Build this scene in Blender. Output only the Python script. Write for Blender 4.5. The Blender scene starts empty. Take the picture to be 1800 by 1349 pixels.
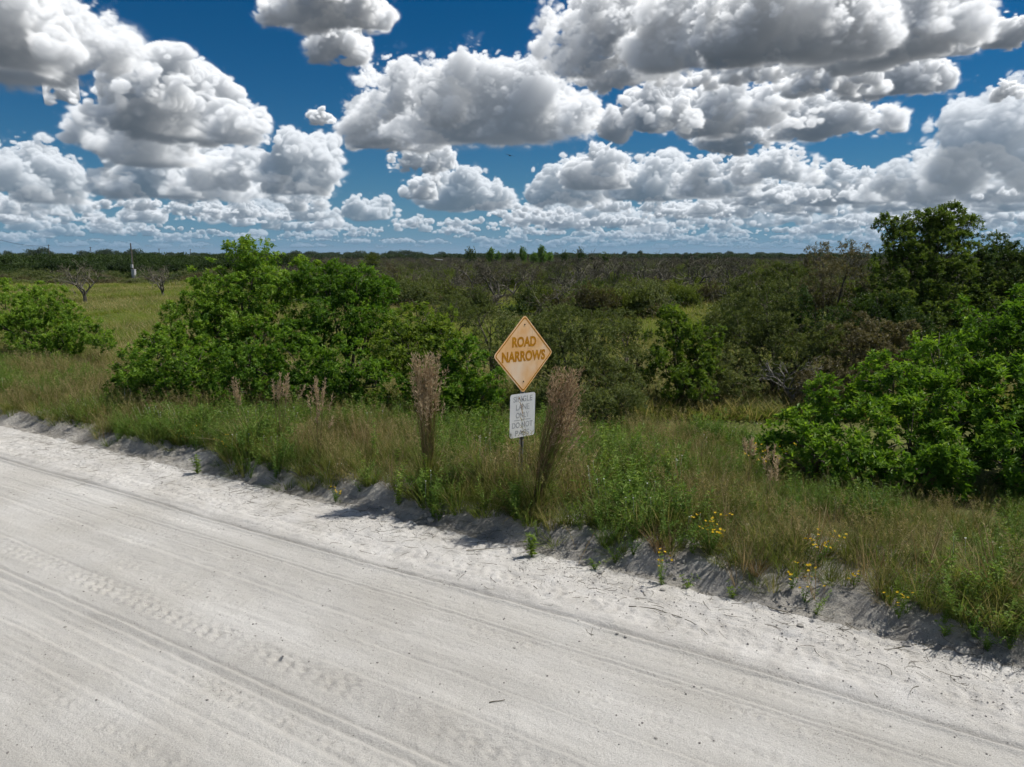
import bpy, math, random
import numpy as np
from mathutils import Vector, Matrix
from concurrent.futures import ThreadPoolExecutor

# ================================================================ camera, sky, sun, exposure
R = math.radians
SC = bpy.context.scene
COL = SC.collection
FOCAL = 1249.0                     # focal length in elements of an 1800 wide frame
PITCH = R(10.3)
CAM = np.array([0.0, 0.0, 3.5])    # hovering over the road

cam_d = bpy.data.cameras.new('camera'); cam = bpy.data.objects.new('camera', cam_d); COL.objects.link(cam)
cam.location = CAM; cam.rotation_euler = (math.pi / 2 - PITCH, 0, 0)
cam_d.sensor_width = 36.0; cam_d.lens = 36.0 * FOCAL / 1800.0
cam_d.clip_start = 0.05; cam_d.clip_end = 20000.0
SC.camera = cam

SC.view_settings.view_transform = 'Standard'; SC.view_settings.look = 'None'
SC.view_settings.gamma = 1.0; SC.view_settings.exposure = 0.12; SC.view_settings.use_curve_mapping = False
SC.cycles.use_denoising = True; SC.cycles.use_adaptive_sampling = True; SC.cycles.adaptive_threshold = 0.035
SC.cycles.max_bounces = 6; SC.cycles.diffuse_bounces = 3; SC.cycles.glossy_bounces = 2; SC.cycles.transmission_bounces = 4
SC.cycles.transparent_max_bounces = 6; SC.cycles.volume_bounces = 0
SC.cycles.caustics_reflective = False; SC.cycles.caustics_refractive = False

# ---------------------------------------------------------------- cloud field
PPD = 14                                   # picture elements per degree of sky
SUN_AZ, SUN_EL = 72.0, 57.0                # degrees right of +Y, degrees above the horizon

def spline_matrix(n, m, rng):
    """n samples of a cubic B-spline with m+3 knots"""
    x = np.linspace(0, m, n, endpoint=False).astype(np.float32)
    i = np.floor(x).astype(int); f = x - i
    M = np.zeros((n, m + 4), np.float32); r = np.arange(n)
    M[r, i] = (1 - f) ** 3 / 6
    M[r, i + 1] = (3 * f ** 3 - 6 * f ** 2 + 4) / 6
    M[r, i + 2] = (-3 * f ** 3 + 3 * f ** 2 + 3 * f + 1) / 6
    M[r, i + 3] = f ** 3 / 6
    return M

def lattice_noise(shape, cells, rng):
    """smooth noise of zero mean and about unit spread on a regular grid"""
    a = rng.uniform(-1, 1, [c + 4 for c in cells]).astype(np.float32)
    for ax, (n, c) in enumerate(zip(shape, cells)):
        a = np.moveaxis(np.tensordot(spline_matrix(n, c, rng), a, axes=(1, ax)), 0, ax)
    return a * (2.0 if len(shape) == 2 else 2.6)

def puff_noise(shape, steps, size, octaves, rng):
    """billowing fractal noise, round bulges between sharp creases; size = width of the largest billow"""
    out = np.zeros(shape, np.float32); amp = 1.0
    for o in range(octaves):
        cells = [max(1, int(math.ceil(n * st / size))) for n, st in zip(shape, steps)]
        out += amp * (np.abs(lattice_noise(shape, cells, rng)) * 1.5 - 0.62)
        amp *= 0.70; size *= 0.46
        if size < 2.4: break
    return out

def shift2(a, du, dw):
    iu, iw = math.floor(du), math.floor(dw); fu, fw = du - iu, dw - iw
    b = np.roll(a, (-iu, -iw), (0, 1))
    b = b * (1 - fu) + np.roll(b, -1, 0) * fu
    return b * (1 - fw) + np.roll(b, -1, 1) * fw

def smooth01(x):
    x = np.clip(x, 0, 1); return x * x * (3 - 2 * x)

def render_cloud(az, el, wdeg, hdeg, seed, q=1.0, dens=1.0, lean=0.0, ragged=1.0, flat=0.5):
    """A volume of cumulus seen from the ground: returns colour, alpha and its place in degrees.
    el is the elevation of the flat base, wdeg and hdeg its apparent size."""
    rng = np.random.default_rng(seed)
    res = PPD * q
    wd = max(wdeg * 0.45, hdeg * 0.8)
    nu, nv = max(12, int(wdeg * 1.4 * res)), max(10, int((hdeg * 1.5 + wd * 0.3 * math.sin(math.radians(el + 2))) * res))
    nw = int(np.clip(wd * res * 0.4, 10, 40)); dw = wd * 1.2 * res / nw      # depth step in elements
    W, Hh = wdeg * res * 1.0, hdeg * res * 0.84
    u = (np.arange(nu, dtype=np.float32) - nu / 2)[:, None, None]
    w = ((np.arange(nw, dtype=np.float32) - nw / 2) * dw)[None, None, :]
    tilt = math.tan(math.radians(max(el, 1.0)))
    vb = hdeg * 0.15 * res + wd * 0.5 * tilt * res
    v = (np.arange(nv, dtype=np.float32) - vb)[None, :, None] + w * tilt
    # heaped balls of cloud on a flat base
    f = None
    nb = int(np.clip(6 + 5 * wdeg / hdeg, 8, 20)); soft = Hh * 0.10
    for i in range(nb):
        x = ((i + .5) / nb * 2 - 1) * 0.86 + rng.uniform(-.1, .1)
        prof = (1 - abs(x) ** 2.4) * (1 + lean * x) * rng.uniform(.55, 1.0) if i % 3 else (1 - x * x) * (1 + lean * x)
        hh = Hh * max(prof, .22)
        r = min(hh * rng.uniform(.34, .52), W * .26)
        cu, cv, cw = x * (W / 2 - r * .35), hh - r * 1.12, rng.uniform(-.3, .3) * wd * res
        d = r - np.sqrt((u - cu) ** 2 + ((v - min(cv, r * .9)) * .9) ** 2 + (w - cw) ** 2) if cv < r else \
            r - np.sqrt((u - cu) ** 2 + (v - cv - np.clip(-(v - cv) * .8, 0, cv - .3 * r)) ** 2 + (w - cw) ** 2)
        f = d if f is None else np.logaddexp(f / soft, d / soft) * soft
    bot = lattice_noise((nu, nw), (max(2, int(W / Hh * 2.5)), 4), rng)[:, None, :] * Hh * .05
    n1 = puff_noise((nu, nv, nw), (.8, 1.1, dw), max(Hh * 0.36, 5.0), 6, rng)
    n1 = np.where(n1 > .75, .75 + (n1 - .75) * .4, n1) - .06
    n2 = lattice_noise((nu, nv, nw), [max(2, int(round(a * b / (Hh * .85)))) for a, b in zip((nu, nv, nw), (.7, 1.2, dw))], rng)
    hf = np.clip(v / Hh, 0, 1)
    f = f + (n1 * Hh * (0.17 + 0.11 * hf) + n2 * Hh * .16) * ragged - Hh * .03
    f = np.minimum(f + Hh * .05 * (1 - hf), (v + bot + Hh * .03) * 1.7 + n1 * Hh * .05)
    rho = (smooth01(f / (Hh * (0.17 - 0.11 * hf))) + .03 * smooth01((f + Hh * .07) / (Hh * .12))) * dens
    # sunlight swept down through the layers
    da = math.radians(SUN_AZ - az); ce = math.cos(math.radians(SUN_EL)); sv = math.sin(math.radians(SUN_EL))
    su, sw = math.sin(da) * ce, math.cos(da) * ce
    du, dww = su / sv, sw / sv / dw
    k = 11.0 / Hh
    tau = np.zeros_like(rho); sky = np.zeros_like(rho)
    acc = np.zeros((nu, nw), np.float32); acs = np.zeros((nu, nw), np.float32)
    for j in range(nv - 1, -1, -1):
        tau[:, j] = acc; sky[:, j] = acs
        acc = shift2(acc + rho[:, j] * k / sv, du, dww)
        acs = acs + rho[:, j] * k
        if j % 3 == 0:
            acs = 0.5 * acs + 0.125 * (np.roll(acs, 1, 0) + np.roll(acs, -1, 0) + np.roll(acs, 1, 1) + np.roll(acs, -1, 1))
    sun = 0.52 * np.exp(-tau) + 0.38 * np.exp(-tau * 0.30) + 0.10 * np.exp(-tau * 0.07)
    amb = 0.60 * np.exp(-sky * 0.45) + 0.40 * np.exp(-sky * 0.10)
    sunc = np.array([1.0, 0.985, 0.955], np.float32); skyc = np.array([0.50, 0.70, 1.05], np.float32)
    gnd = np.array([0.55, 0.62, 0.70], np.float32)
    low = np.exp(-np.clip(v, 0, None) / (Hh * 0.35)) * np.ones_like(rho)
    a = 1 - np.exp(-rho * k * dw * 2.6)
    tr = np.cumprod(1 - a, axis=2); tr = np.concatenate([np.ones_like(tr[:, :, :1]), tr[:, :, :-1]], 2)
    wgt = tr * a
    # fade at the sides of the volume
    eu = smooth01(np.minimum(np.arange(nu), nu - 1 - np.arange(nu)) / (nu * .04))[:, None]; ev = smooth01((nv - 1 - np.arange(nv)) / (nv * .06))[None]
    wgt = wgt * (eu * ev)[..., None]
    alpha = wgt.sum(2)
    S = (wgt * sun).sum(2)[..., None]; A = (wgt * amb).sum(2)[..., None]; G = (wgt * low).sum(2)[..., None]
    col = CLOUD_SUN * S * sunc + CLOUD_SKY * A * skyc + CLOUD_GROUND * G * gnd
    return col, alpha, az - nu / 2 / res, el - vb / res, nu / res, nv / res

CLOUD_SUN, CLOUD_SKY, CLOUD_GROUND = 1.14, 0.125, 0.035

def resize(a, nv, nu):
    """bilinear, a indexed [v, u, c]"""
    y = np.clip((np.arange(nv) + .5) * a.shape[0] / nv - .5, 0, a.shape[0] - 1.001)
    x = np.clip((np.arange(nu) + .5) * a.shape[1] / nu - .5, 0, a.shape[1] - 1.001)
    i, j = y.astype(int), x.astype(int); fy, fx = (y - i)[:, None, None], (x - j)[None, :, None]
    i1 = np.minimum(i + 1, a.shape[0] - 1); j1 = np.minimum(j + 1, a.shape[1] - 1)
    return ((a[i][:, j] * (1 - fx) + a[i][:, j1] * fx) * (1 - fy) + (a[i1][:, j] * (1 - fx) + a[i1][:, j1] * fx) * fy).astype(np.float32)

def sky_angles(px, py):
    a, b = (px - 900) / FOCAL, -(py - 674.5) / FOCAL
    x, y, z = a, math.cos(PITCH) + b * math.sin(PITCH), -math.sin(PITCH) + b * math.cos(PITCH)
    return math.degrees(math.atan2(x, y)), math.degrees(math.atan2(z, math.hypot(x, y)))

def cloud_list():
    """(azimuth, base elevation, width, height, seed, keywords) in degrees, the cumulus field of the day"""
    def P(x0, x1, ytop, ybase, seed, **kw):
        # extent of a cloud as seen from the camera's place, in its 1800 x 1349 frame, to degrees of sky
        d0, d1, m = sky_angles(x0, ybase), sky_angles(x1, ybase), (x0 + x1) / 2
        e1 = sky_angles(m, ytop)[1]; e0 = sky_angles(m, ybase)[1]
        return ((d0[0] + d1[0]) / 2, e0, d1[0] - d0[0], e1 - e0, seed, kw)
    L = [
        P(-70, 170, 240, 352, 17, lean=-.5), P(172, 240, 290, 350, 18, lean=-.4), P(208, 292, 350, 392, 19),
        P(160, 480, 225, 350, 14, lean=.2), P(290, 620, 215, 335, 15, lean=.45), P(250, 600, 290, 365, 50, lean=.1),
        P(590, 715, 335, 388, 20), P(725, 915, 290, 370, 11, lean=.3), P(915, 1075, 278, 365, 13), P(1060, 1265, 262, 352, 12, lean=-.4),
        P(1270, 1460, 238, 325, 24, lean=-.3), P(1270, 1400, 310, 360, 26, dens=1.2), P(1490, 1760, 235, 350, 21, lean=.2), P(1620, 1850, 120, 335, 22, lean=.1),
        P(1740, 1795, 135, 178, 40), P(1250, 1500, 320, 375, 25), P(1480, 1700, 310, 372, 23), P(700, 770, 300, 350, 27),
        P(880, 1130, 330, 398, 60, dens=.8), P(1080, 1400, 335, 405, 61, dens=.8), P(1380, 1640, 345, 405, 62, dens=.8), P(1600, 1900, 335, 405, 63, dens=.9), P(330, 620, 345, 400, 64, dens=.7), P(1180, 1340, 270, 345, 65), P(990, 1120, 250, 330, 66),
        P(1560, 1900, 250, 360, 67, dens=.9), P(1400, 1560, 290, 360, 68),
        P(120, 500, 100, 242, 16, lean=-.45), P(84, 135, 125, 190, 32), P(125, 360, 140, 285, 51, dens=.9),
        P(590, 800, 190, 262, 28, lean=-.5), P(668, 812, 235, 305, 33), P(585, 830, 80, 250, 29, lean=.2), P(680, 1045, 75, 250, 34, lean=.05), P(538, 590, 180, 225, 35),
        P(1040, 1250, 145, 248, 38, dens=1.2), P(1150, 1470, 128, 242, 36), P(1330, 1610, 150, 242, 52, lean=-.6), P(1215, 1370, 185, 268, 37, dens=1.3),
        P(1350, 1580, 95, 165, 30), P(1460, 1690, 82, 174, 39, dens=1.1, lean=-.1), P(1680, 1860, 25, 82, 47),
        P(440, 700, -70, 48, 42, lean=-.1, ragged=.9), P(530, 650, 10, 112, 41, ragged=.8),
        P(-190, 265, -90, 135, 43, ragged=.8), P(-160, 160, -60, 110, 48, ragged=.8),
        P(925, 1240, -60, 128, 44, ragged=.9), P(1000, 1220, 70, 158, 31, dens=1.3), P(1080, 1480, -110, 110, 45, ragged=.9), P(1190, 1600, -90, 98, 46, dens=1.4, ragged=.9), P(1420, 1730, -90, 100, 49, ragged=.9),
        P(1180, 1420, 90, 150, 54), P(1360, 1600, 40, 128, 55, dens=.9), P(1600, 1720, 30, 100, 56),
    ]
    rng = np.random.default_rng(5)
    # the small ones towards the horizon, denser to the right where the field is thicker
    for el, n, s in ((0.5, 150, .6), (0.85, 150, .8), (1.3, 130, 1.1), (1.8, 90, 1.5), (2.4, 60, 2.0), (3.0, 34, 2.6)):
        for i in range(n):
            az = rng.uniform(-180, 180) if i >= n * 0.62 else rng.uniform(-46, 46)
            if az < 3 and rng.random() < 0.36: continue
            wd = s * rng.uniform(1.4, 4.6)
            L.append((az, el * rng.uniform(.8, 1.2), wd, s * rng.uniform(.35, .8), int(rng.integers(1e6)), dict(dens=rng.uniform(.6, 1.0))))
    # the rest of the sky, out of the frame: the same sizes and cover
    for i in range(60):
        az = rng.uniform(48, 312); az = az - 360 if az > 180 else az
        el = rng.choice([4.0, 5.5, 7.5, 10, 13, 17]) * rng.uniform(.9, 1.1)
        L.append((az, el, rng.uniform(7, 20), rng.uniform(3.5, 7), int(rng.integers(1e6)), {}))
    for i in range(46):
        L.append((rng.uniform(-180, 180), rng.uniform(23, 58), rng.uniform(14, 30), rng.uniform(6, 12), int(rng.integers(1e6)), dict(ragged=.7)))
    return sorted(L, key=lambda c: c[1])

def bake_clouds():
    """colour times cover and cover of the whole upper sky, indexed [elevation, azimuth]"""
    NU, NV = 360 * PPD, 90 * PPD
    C = np.zeros((NV, NU, 4), np.float32)
    horizon = np.array(HORIZON_AIR, np.float32)
    L = cloud_list()
    def one(c):
        az, el, wd, hd, seed, kw = c
        front = abs(az) < 40 + wd / 2 and el < 21
        return render_cloud(az, el, wd, hd, seed, (0.8 if wd * hd > 130 else 1.0) if front else 0.2, **kw)
    with ThreadPoolExecutor(4) as ex: made = list(ex.map(one, L))
    for (az, el, wd, hd, seed, kw), got in zip(L, made):
        col, a, az0, el0, du, dv = got
        far = 1 - math.exp(-1.15 / max(el, .5))         # kilometres of air in front of it
        col = col * (1 - far) + horizon * a[..., None] * far
        a = a * (1 - 0.45 * far)
        col = col * (1 - 0.45 * far)
        im = np.concatenate([col, a[..., None]], 2).transpose(1, 0, 2)
        nu, nv = int(round(du * PPD)), int(round(dv * PPD))
        if im.shape[:2] != (nv, nu): im = resize(im, nv, nu)
        x0, y0 = int(round((az0 + 180) * PPD)), int(round(el0 * PPD))
        if y0 < 0: im = im[-y0:]; y0 = 0
        im = im[:max(0, NV - y0)]
        if not len(im): continue
        xs = np.arange(x0, x0 + im.shape[1]) % NU
        blk = C[y0:y0 + len(im)][:, xs]
        C[y0:y0 + len(im), xs] = blk * (1 - im[..., 3:]) + im
    return C

HORIZON_AIR = (0.15, 0.28, 0.42)

SKY_STRENGTH = 0.06
def make_world():
    w = bpy.data.worlds.new('World'); SC.world = w; w.use_nodes = True
    nt = w.node_tree; N, Lk = nt.nodes, nt.links; N.clear()
    out = N.new('ShaderNodeOutputWorld'); bg = N.new('ShaderNodeBackground'); bg.inputs['Strength'].default_value = SKY_STRENGTH
    sky = N.new('ShaderNodeTexSky'); sky.sky_type = 'NISHITA'; sky.sun_disc = False
    sky.sun_elevation = R(SUN_EL); sky.sun_rotation = R(SUN_AZ); sky.air_density = 1.0; sky.dust_density = 0.0; sky.ozone_density = 2.0
    hs = N.new('ShaderNodeHueSaturation'); hs.inputs['Saturation'].default_value = 1.1; hs.inputs['Value'].default_value = 0.62
    wb = N.new('ShaderNodeMix'); wb.data_type = 'RGBA'; wb.blend_type = 'MULTIPLY'; wb.inputs['Factor'].default_value = 1.0; wb.inputs['B'].default_value = (0.30, 0.77, 1.16, 1)
    Lk.new(sky.outputs[0], wb.inputs['A']); Lk.new(wb.outputs['Result'], hs.inputs['Color'])
    # pale blue summer air low over the horizon, all the way round
    tc = N.new('ShaderNodeTexCoord'); sx = N.new('ShaderNodeSeparateXYZ'); Lk.new(tc.outputs['Generated'], sx.inputs[0])
    def m(op, x, y=None):
        n = N.new('ShaderNodeMath'); n.operation = op
        for i, q in enumerate((x, y)):
            if q is None: continue
            if isinstance(q, (int, float)): n.inputs[i].default_value = q
            else: Lk.new(q, n.inputs[i])
        return n.outputs[0]
    thick = m('EXPONENT', m('MULTIPLY', m('MAXIMUM', sx.outputs[2], 0.0), -13.0))
    air = N.new('ShaderNodeMix'); air.data_type = 'RGBA'; air.inputs['B'].default_value = (*[c / SKY_STRENGTH for c in HORIZON_AIR], 1)
    Lk.new(thick, air.inputs['Factor']); Lk.new(hs.outputs[0], air.inputs['A'])
    # the clouds, kept by azimuth and elevation
    C = bake_clouds()
    a = np.clip(C[..., 3:], 0, 1); col = C[..., :3] / np.maximum(a, 1e-3)
    img = bpy.data.images.new('cloud_field', C.shape[1], C.shape[0], alpha=True, float_buffer=False)
    img.alpha_mode = 'CHANNEL_PACKED'
    srgb = np.clip(col / 1.4, 0, 1); srgb = np.where(srgb < .0031308, srgb * 12.92, 1.055 * srgb ** (1 / 2.4) - .055)
    img.pixels.foreach_set(np.concatenate([srgb, a], 2).astype(np.float32).ravel()); img.update(); img.pack()
    az = m('ARCTAN2', sx.outputs[0], sx.outputs[1]); u = m('ADD', m('DIVIDE', az, 2 * math.pi), 0.5)
    el = m('ARCSINE', sx.outputs[2]); v = m('MAXIMUM', m('DIVIDE', el, math.pi / 2), 0.002)
    cb = N.new('ShaderNodeCombineXYZ'); Lk.new(u, cb.inputs[0]); Lk.new(v, cb.inputs[1])
    ti = N.new('ShaderNodeTexImage'); ti.image = img; ti.interpolation = 'Linear'; ti.extension = 'EXTEND'
    Lk.new(cb.outputs[0], ti.inputs['Vector'])
    sc_ = N.new('ShaderNodeVectorMath'); sc_.operation = 'SCALE'; sc_.inputs['Scale'].default_value = 1.4 / SKY_STRENGTH
    Lk.new(ti.outputs['Color'], sc_.inputs[0])
    mx = N.new('ShaderNodeMix'); mx.data_type = 'RGBA'
    Lk.new(ti.outputs['Alpha'], mx.inputs['Factor']); Lk.new(air.outputs['Result'], mx.inputs['A']); Lk.new(sc_.outputs[0], mx.inputs['B'])
    Lk.new(mx.outputs['Result'], bg.inputs['Color']); Lk.new(bg.outputs[0], out.inputs['Surface'])
make_world()

sun_d = bpy.data.lights.new('sun', 'SUN'); sun_d.energy = 4.4; sun_d.angle = R(0.53); sun_d.color = (1.0, 0.96, 0.89)
sun = bpy.data.objects.new('sun', sun_d); COL.objects.link(sun); sun.location = (30, 30, 60)
SUN_DIR = Vector((math.sin(R(SUN_AZ)) * math.cos(R(SUN_EL)), math.cos(R(SUN_AZ)) * math.cos(R(SUN_EL)), math.sin(R(SUN_EL))))
sun.rotation_euler = SUN_DIR.to_track_quat('Z', 'Y').to_euler()

# ================================================================ helpers
rng = np.random.default_rng(7)

def ray(px, py):
    a, b = (px - 900) / FOCAL, -(py - 674.5) / FOCAL
    return np.array([a, math.cos(PITCH) + b * math.sin(PITCH), -math.sin(PITCH) + b * math.cos(PITCH)])
def at(px, py, depth):
    return CAM + ray(px, py) * depth
def on_ground(px, py, z=0.0):
    d = ray(px, py); return CAM + d * ((z - CAM[2]) / d[2])

TAB = rng.uniform(-1, 1, (256, 256)).astype(np.float32)
def noise2(x, y, size=1.0, seed=0):
    x = np.asarray(x, np.float64) / size + seed * 17.31; y = np.asarray(y, np.float64) / size + seed * 9.77
    i, j = np.floor(x).astype(int), np.floor(y).astype(int); fx, fy = x - i, y - j
    fx = fx * fx * (3 - 2 * fx); fy = fy * fy * (3 - 2 * fy)
    g = lambda a, b: TAB[a & 255, b & 255]
    return (g(i, j) * (1 - fx) + g(i + 1, j) * fx) * (1 - fy) + (g(i, j + 1) * (1 - fx) + g(i + 1, j + 1) * fx) * fy
def fbm2(x, y, size, octaves=4, seed=0):
    return sum(noise2(x, y, size / 2 ** o, seed + o) * 0.5 ** o for o in range(octaves))
def sstep(a, b, x):
    x = np.clip((x - a) / (b - a), 0, 1); return x * x * (3 - 2 * x)

# road frame: s runs along the road to the right and towards the viewer, t across it to the verge
RD = np.array([0.862, -0.507]); RN = np.array([0.507, 0.862])
def st_xy(s, t): return s * RD[0] + t * RN[0], s * RD[1] + t * RN[1]
def xy_st(x, y): return x * RD[0] + y * RD[1], x * RN[0] + y * RN[1]

def bank_foot(s): return 7.00 + 0.09 * noise2(s, 0 * s, 1.9, 3) + 0.07 * noise2(s, 0 * s, .5, 4)
def verge_z(s, t):
    """ground height behind the road: the graded berm, then the field"""
    z = 0.20 + 0.05 * fbm2(s, t, 2.2, 3, 11)
    z = z * (1 - sstep(9.0, 13.5, t)) + 0.0
    return z + 0.07 * fbm2(s, t, 7.0, 3, 21) * sstep(9, 14, t)
def road_z(s, t):
    """the graded sand with its tracks, up to the top of the bank"""
    z = np.zeros_like(s)
    for t0, wd, dep, berm, mean, sd in TRACKS:
        c = t - (t0 + mean * np.sin(s * .21 + sd) + .03 * noise2(s, 0 * s, 2.3, int(sd * 7) % 50) + .006 * noise2(s, 0 * s, .25, int(sd * 11) % 50))
        on = 1.0 if sd in (1.2, 5.9) else sstep(-.5, .1, noise2(s, 0 * s, 5.0, int(sd * 13) % 60))
        z += on * (-dep * np.exp(-(c / wd) ** 2) + berm * np.exp(-((c + wd * 2.0) / (wd * 1.1)) ** 2))
    z += (.0028 * noise2(s / 12, t, .12, 31) + .0022 * noise2(s / 16, t, .05, 32)) * sstep(-.5, .3, noise2(s / 4, t, .8, 35)) + .0030 * noise2(s / 9, t, .028, 33) * sstep(-.2, .4, noise2(s / 3, t, .9, 34))
    for t0, wd, pitch, amp, sd in TREADS:
        c = t - (t0 + .05 * np.sin(s * .23 + sd))
        on = np.exp(-(c / wd) ** 4) * sstep(-.25, .25, noise2(s, 0 * s, 2.6, int(sd * 5) % 40) + .3)
        ph = 2 * np.pi * (s + .35 * np.abs(c) * (1 if int(sd) % 2 else -1) + .018 * noise2(s, t, .16, 41)) / pitch
        z += on * amp * np.tanh(2.2 * np.sin(ph)) * (0.55 + 0.45 * np.cos(2 * np.pi * c / (wd * .9))) * (.65 + .5 * noise2(s, t, .22, 42))
    z += .0046 * fbm2(s, t, .14, 4, 51) * (.6 + .8 * sstep(-.3, .5, noise2(s / 3, t, .8, 52)))
    # loose sand along the foot of the bank
    loose = sstep(5.75, 6.0, t)
    z += loose * (.018 + .014 * fbm2(s / 1.6, t, .34, 4, 61) + .014 * np.abs(noise2(s, t, .15, 64)) + .012 * noise2(s / 4, t, .6, 65) + .012 * np.abs(noise2(s, t, .08, 66)) * sstep(-.1, .3, noise2(s, t, .7, 67)))
    # bank
    f = bank_foot(s); h = sstep(0, .40 + .16 * noise2(s, 0 * s, .8, 71), t - f + .05 * noise2(s, t, .18, 77))
    rough = (.022 * fbm2(s, t * .7, .22, 4, 72) + .03 * np.abs(noise2(s, t, .10, 76)) + .016 * fbm2(s, t, .06, 2, 78)) * sstep(-.25, .15, t - f)
    return z * (1 - h) + h * (verge_z(s, t)) + rough * (1 - .5 * sstep(.5, .8, t - f))
TRACKS = [(5.80, .028, .026, .018, .02, 1.2), (5.35, .018, .009, .006, .03, 2.7), (5.28, .015, .007, .004, .03, 2.71), (4.78, .03, .008, .006, .04, 4.1),
          (4.50, .016, .008, .004, .03, 0.4), (3.62, .024, .017, .012, .05, 5.9), (3.50, .02, .010, .006, .05, 5.91), (3.20, .026, .008, .006, .07, 3.3), (2.80, .024, .006, .005, .05, 7.7),
          (2.45, .024, .006, .005, .05, 8.4), (4.10, .02, .008, .006, .04, 6.2), (5.05, .014, .006, .004, .02, 9.1), (2.1, .03, .009, .006, .05, 1.9), (3.0, .02, .008, .004, .06, 2.2)]
TREADS = [(5.56, .085, .105, .020, 1.0), (5.16, .075, .095, .020, 2.0), (4.30, .10, .14, .026, 3.0), (3.88, .11, .16, .040, 4.0), (3.36, .08, .12, .024, 6.0), (2.62, .10, .13, .026, 5.0), (6.2, .13, .15, .024, 7.0), (6.6, .10, .12, .022, 8.0), (4.75, .09, .11, .018, 9.0)]

def build_mesh(name, v, f=None, tri=None, attrs=None, smooth=False):
    """one mesh from arrays: f quads, tri triangles, attrs {name: one float a vertex}"""
    me = bpy.data.meshes.new(name)
    nq = 0 if f is None else len(f); nt = 0 if tri is None else len(tri)
    me.vertices.add(len(v)); me.vertices.foreach_set('co', np.ascontiguousarray(v, np.float32).ravel())
    idx = np.concatenate([np.asarray(a, np.int32).ravel() for a in (f, tri) if a is not None])
    tot = np.concatenate([np.full(nq, 4, np.int32), np.full(nt, 3, np.int32)])
    me.loops.add(len(idx)); me.loops.foreach_set('vertex_index', idx)
    me.polygons.add(nq + nt); me.polygons.foreach_set('loop_start', np.concatenate([[0], np.cumsum(tot)[:-1]]).astype(np.int32))
    me.polygons.foreach_set('loop_total', tot)
    me.polygons.foreach_set('use_smooth', np.full(nq + nt, smooth, bool))
    for k, a in (attrs or {}).items():
        at_ = me.attributes.new(k, 'FLOAT', 'POINT'); at_.data.foreach_set('value', np.ascontiguousarray(a, np.float32))
    me.update(); me.validate()
    return me
def grid_faces(n, m):
    i = np.arange(n * m).reshape(n, m)
    return np.stack([i[:-1, :-1], i[1:, :-1], i[1:, 1:], i[:-1, 1:]], -1).reshape(-1, 4)
def add(name, mesh, mat=None, parent=None, loc=None, **props):
    o = bpy.data.objects.new(name, mesh); COL.objects.link(o)
    if mat is not None and mesh is not None and not mesh.materials: mesh.materials.append(mat)
    if parent is not None: o.parent = parent
    if loc is not None: o.location = loc
    for k, v in props.items():
        if v is not None: o[k] = v
    return o
def empty(name, loc, **props):
    o = bpy.data.objects.new(name, None); COL.objects.link(o); o.location = loc; o.empty_display_size = .2
    for k, v in props.items():
        if v is not None: o[k] = v
    return o

class Geo:
    """gathers shapes into one mesh"""
    def __init__(s): s.v, s.q, s.t, s.a, s.n = [], [], [], [], 0
    def put(s, v, q=None, t=None, a=0.5):
        v = np.asarray(v, float).reshape(-1, 3)
        if q is not None: s.q.append(np.asarray(q) + s.n)
        if t is not None: s.t.append(np.asarray(t) + s.n)
        s.v.append(v); s.a.append(np.broadcast_to(np.asarray(a, float), (len(v),)).copy()); s.n += len(v)
    def tube(s, pts, rad, sides=5, a=0.5):
        p = np.asarray(pts, float); n = len(p); rad = np.broadcast_to(rad, (n,))
        d = np.gradient(p, axis=0); d /= np.linalg.norm(d, axis=1, keepdims=True) + 1e-9
        ref = np.array([0.31, .17, .93]) if abs(d[0] @ [0.31, .17, .93]) < .9 else np.array([1., 0, 0])
        x = np.cross(d, ref); x /= np.linalg.norm(x, axis=1, keepdims=True) + 1e-9; y = np.cross(d, x)
        th = np.arange(sides) / sides * 2 * np.pi
        v = p[:, None] + rad[:, None, None] * (np.cos(th)[None, :, None] * x[:, None] + np.sin(th)[None, :, None] * y[:, None])
        i = np.arange(n * sides).reshape(n, sides); j = np.roll(i, -1, 1)
        s.put(v.reshape(-1, 3), np.stack([i[:-1], j[:-1], j[1:], i[1:]], -1).reshape(-1, 4), None, a)
    def box(s, c, size, rot=None, a=.5):
        b = np.array([[x, y, z] for x in (-.5, .5) for y in (-.5, .5) for z in (-.5, .5)]) * size
        if rot is not None: b = b @ np.asarray(rot).T
        s.put(b + c, [[0, 1, 3, 2], [4, 6, 7, 5], [0, 4, 5, 1], [2, 3, 7, 6], [0, 2, 6, 4], [1, 5, 7, 3]], None, a)
    def mesh(s, name, smooth=False):
        return build_mesh(name, np.concatenate(s.v), np.concatenate(s.q) if s.q else None, np.concatenate(s.t) if s.t else None, {'tint': np.concatenate(s.a)}, smooth)

def unit(a): return a / (np.linalg.norm(a, axis=-1, keepdims=True) + 1e-9)

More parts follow.
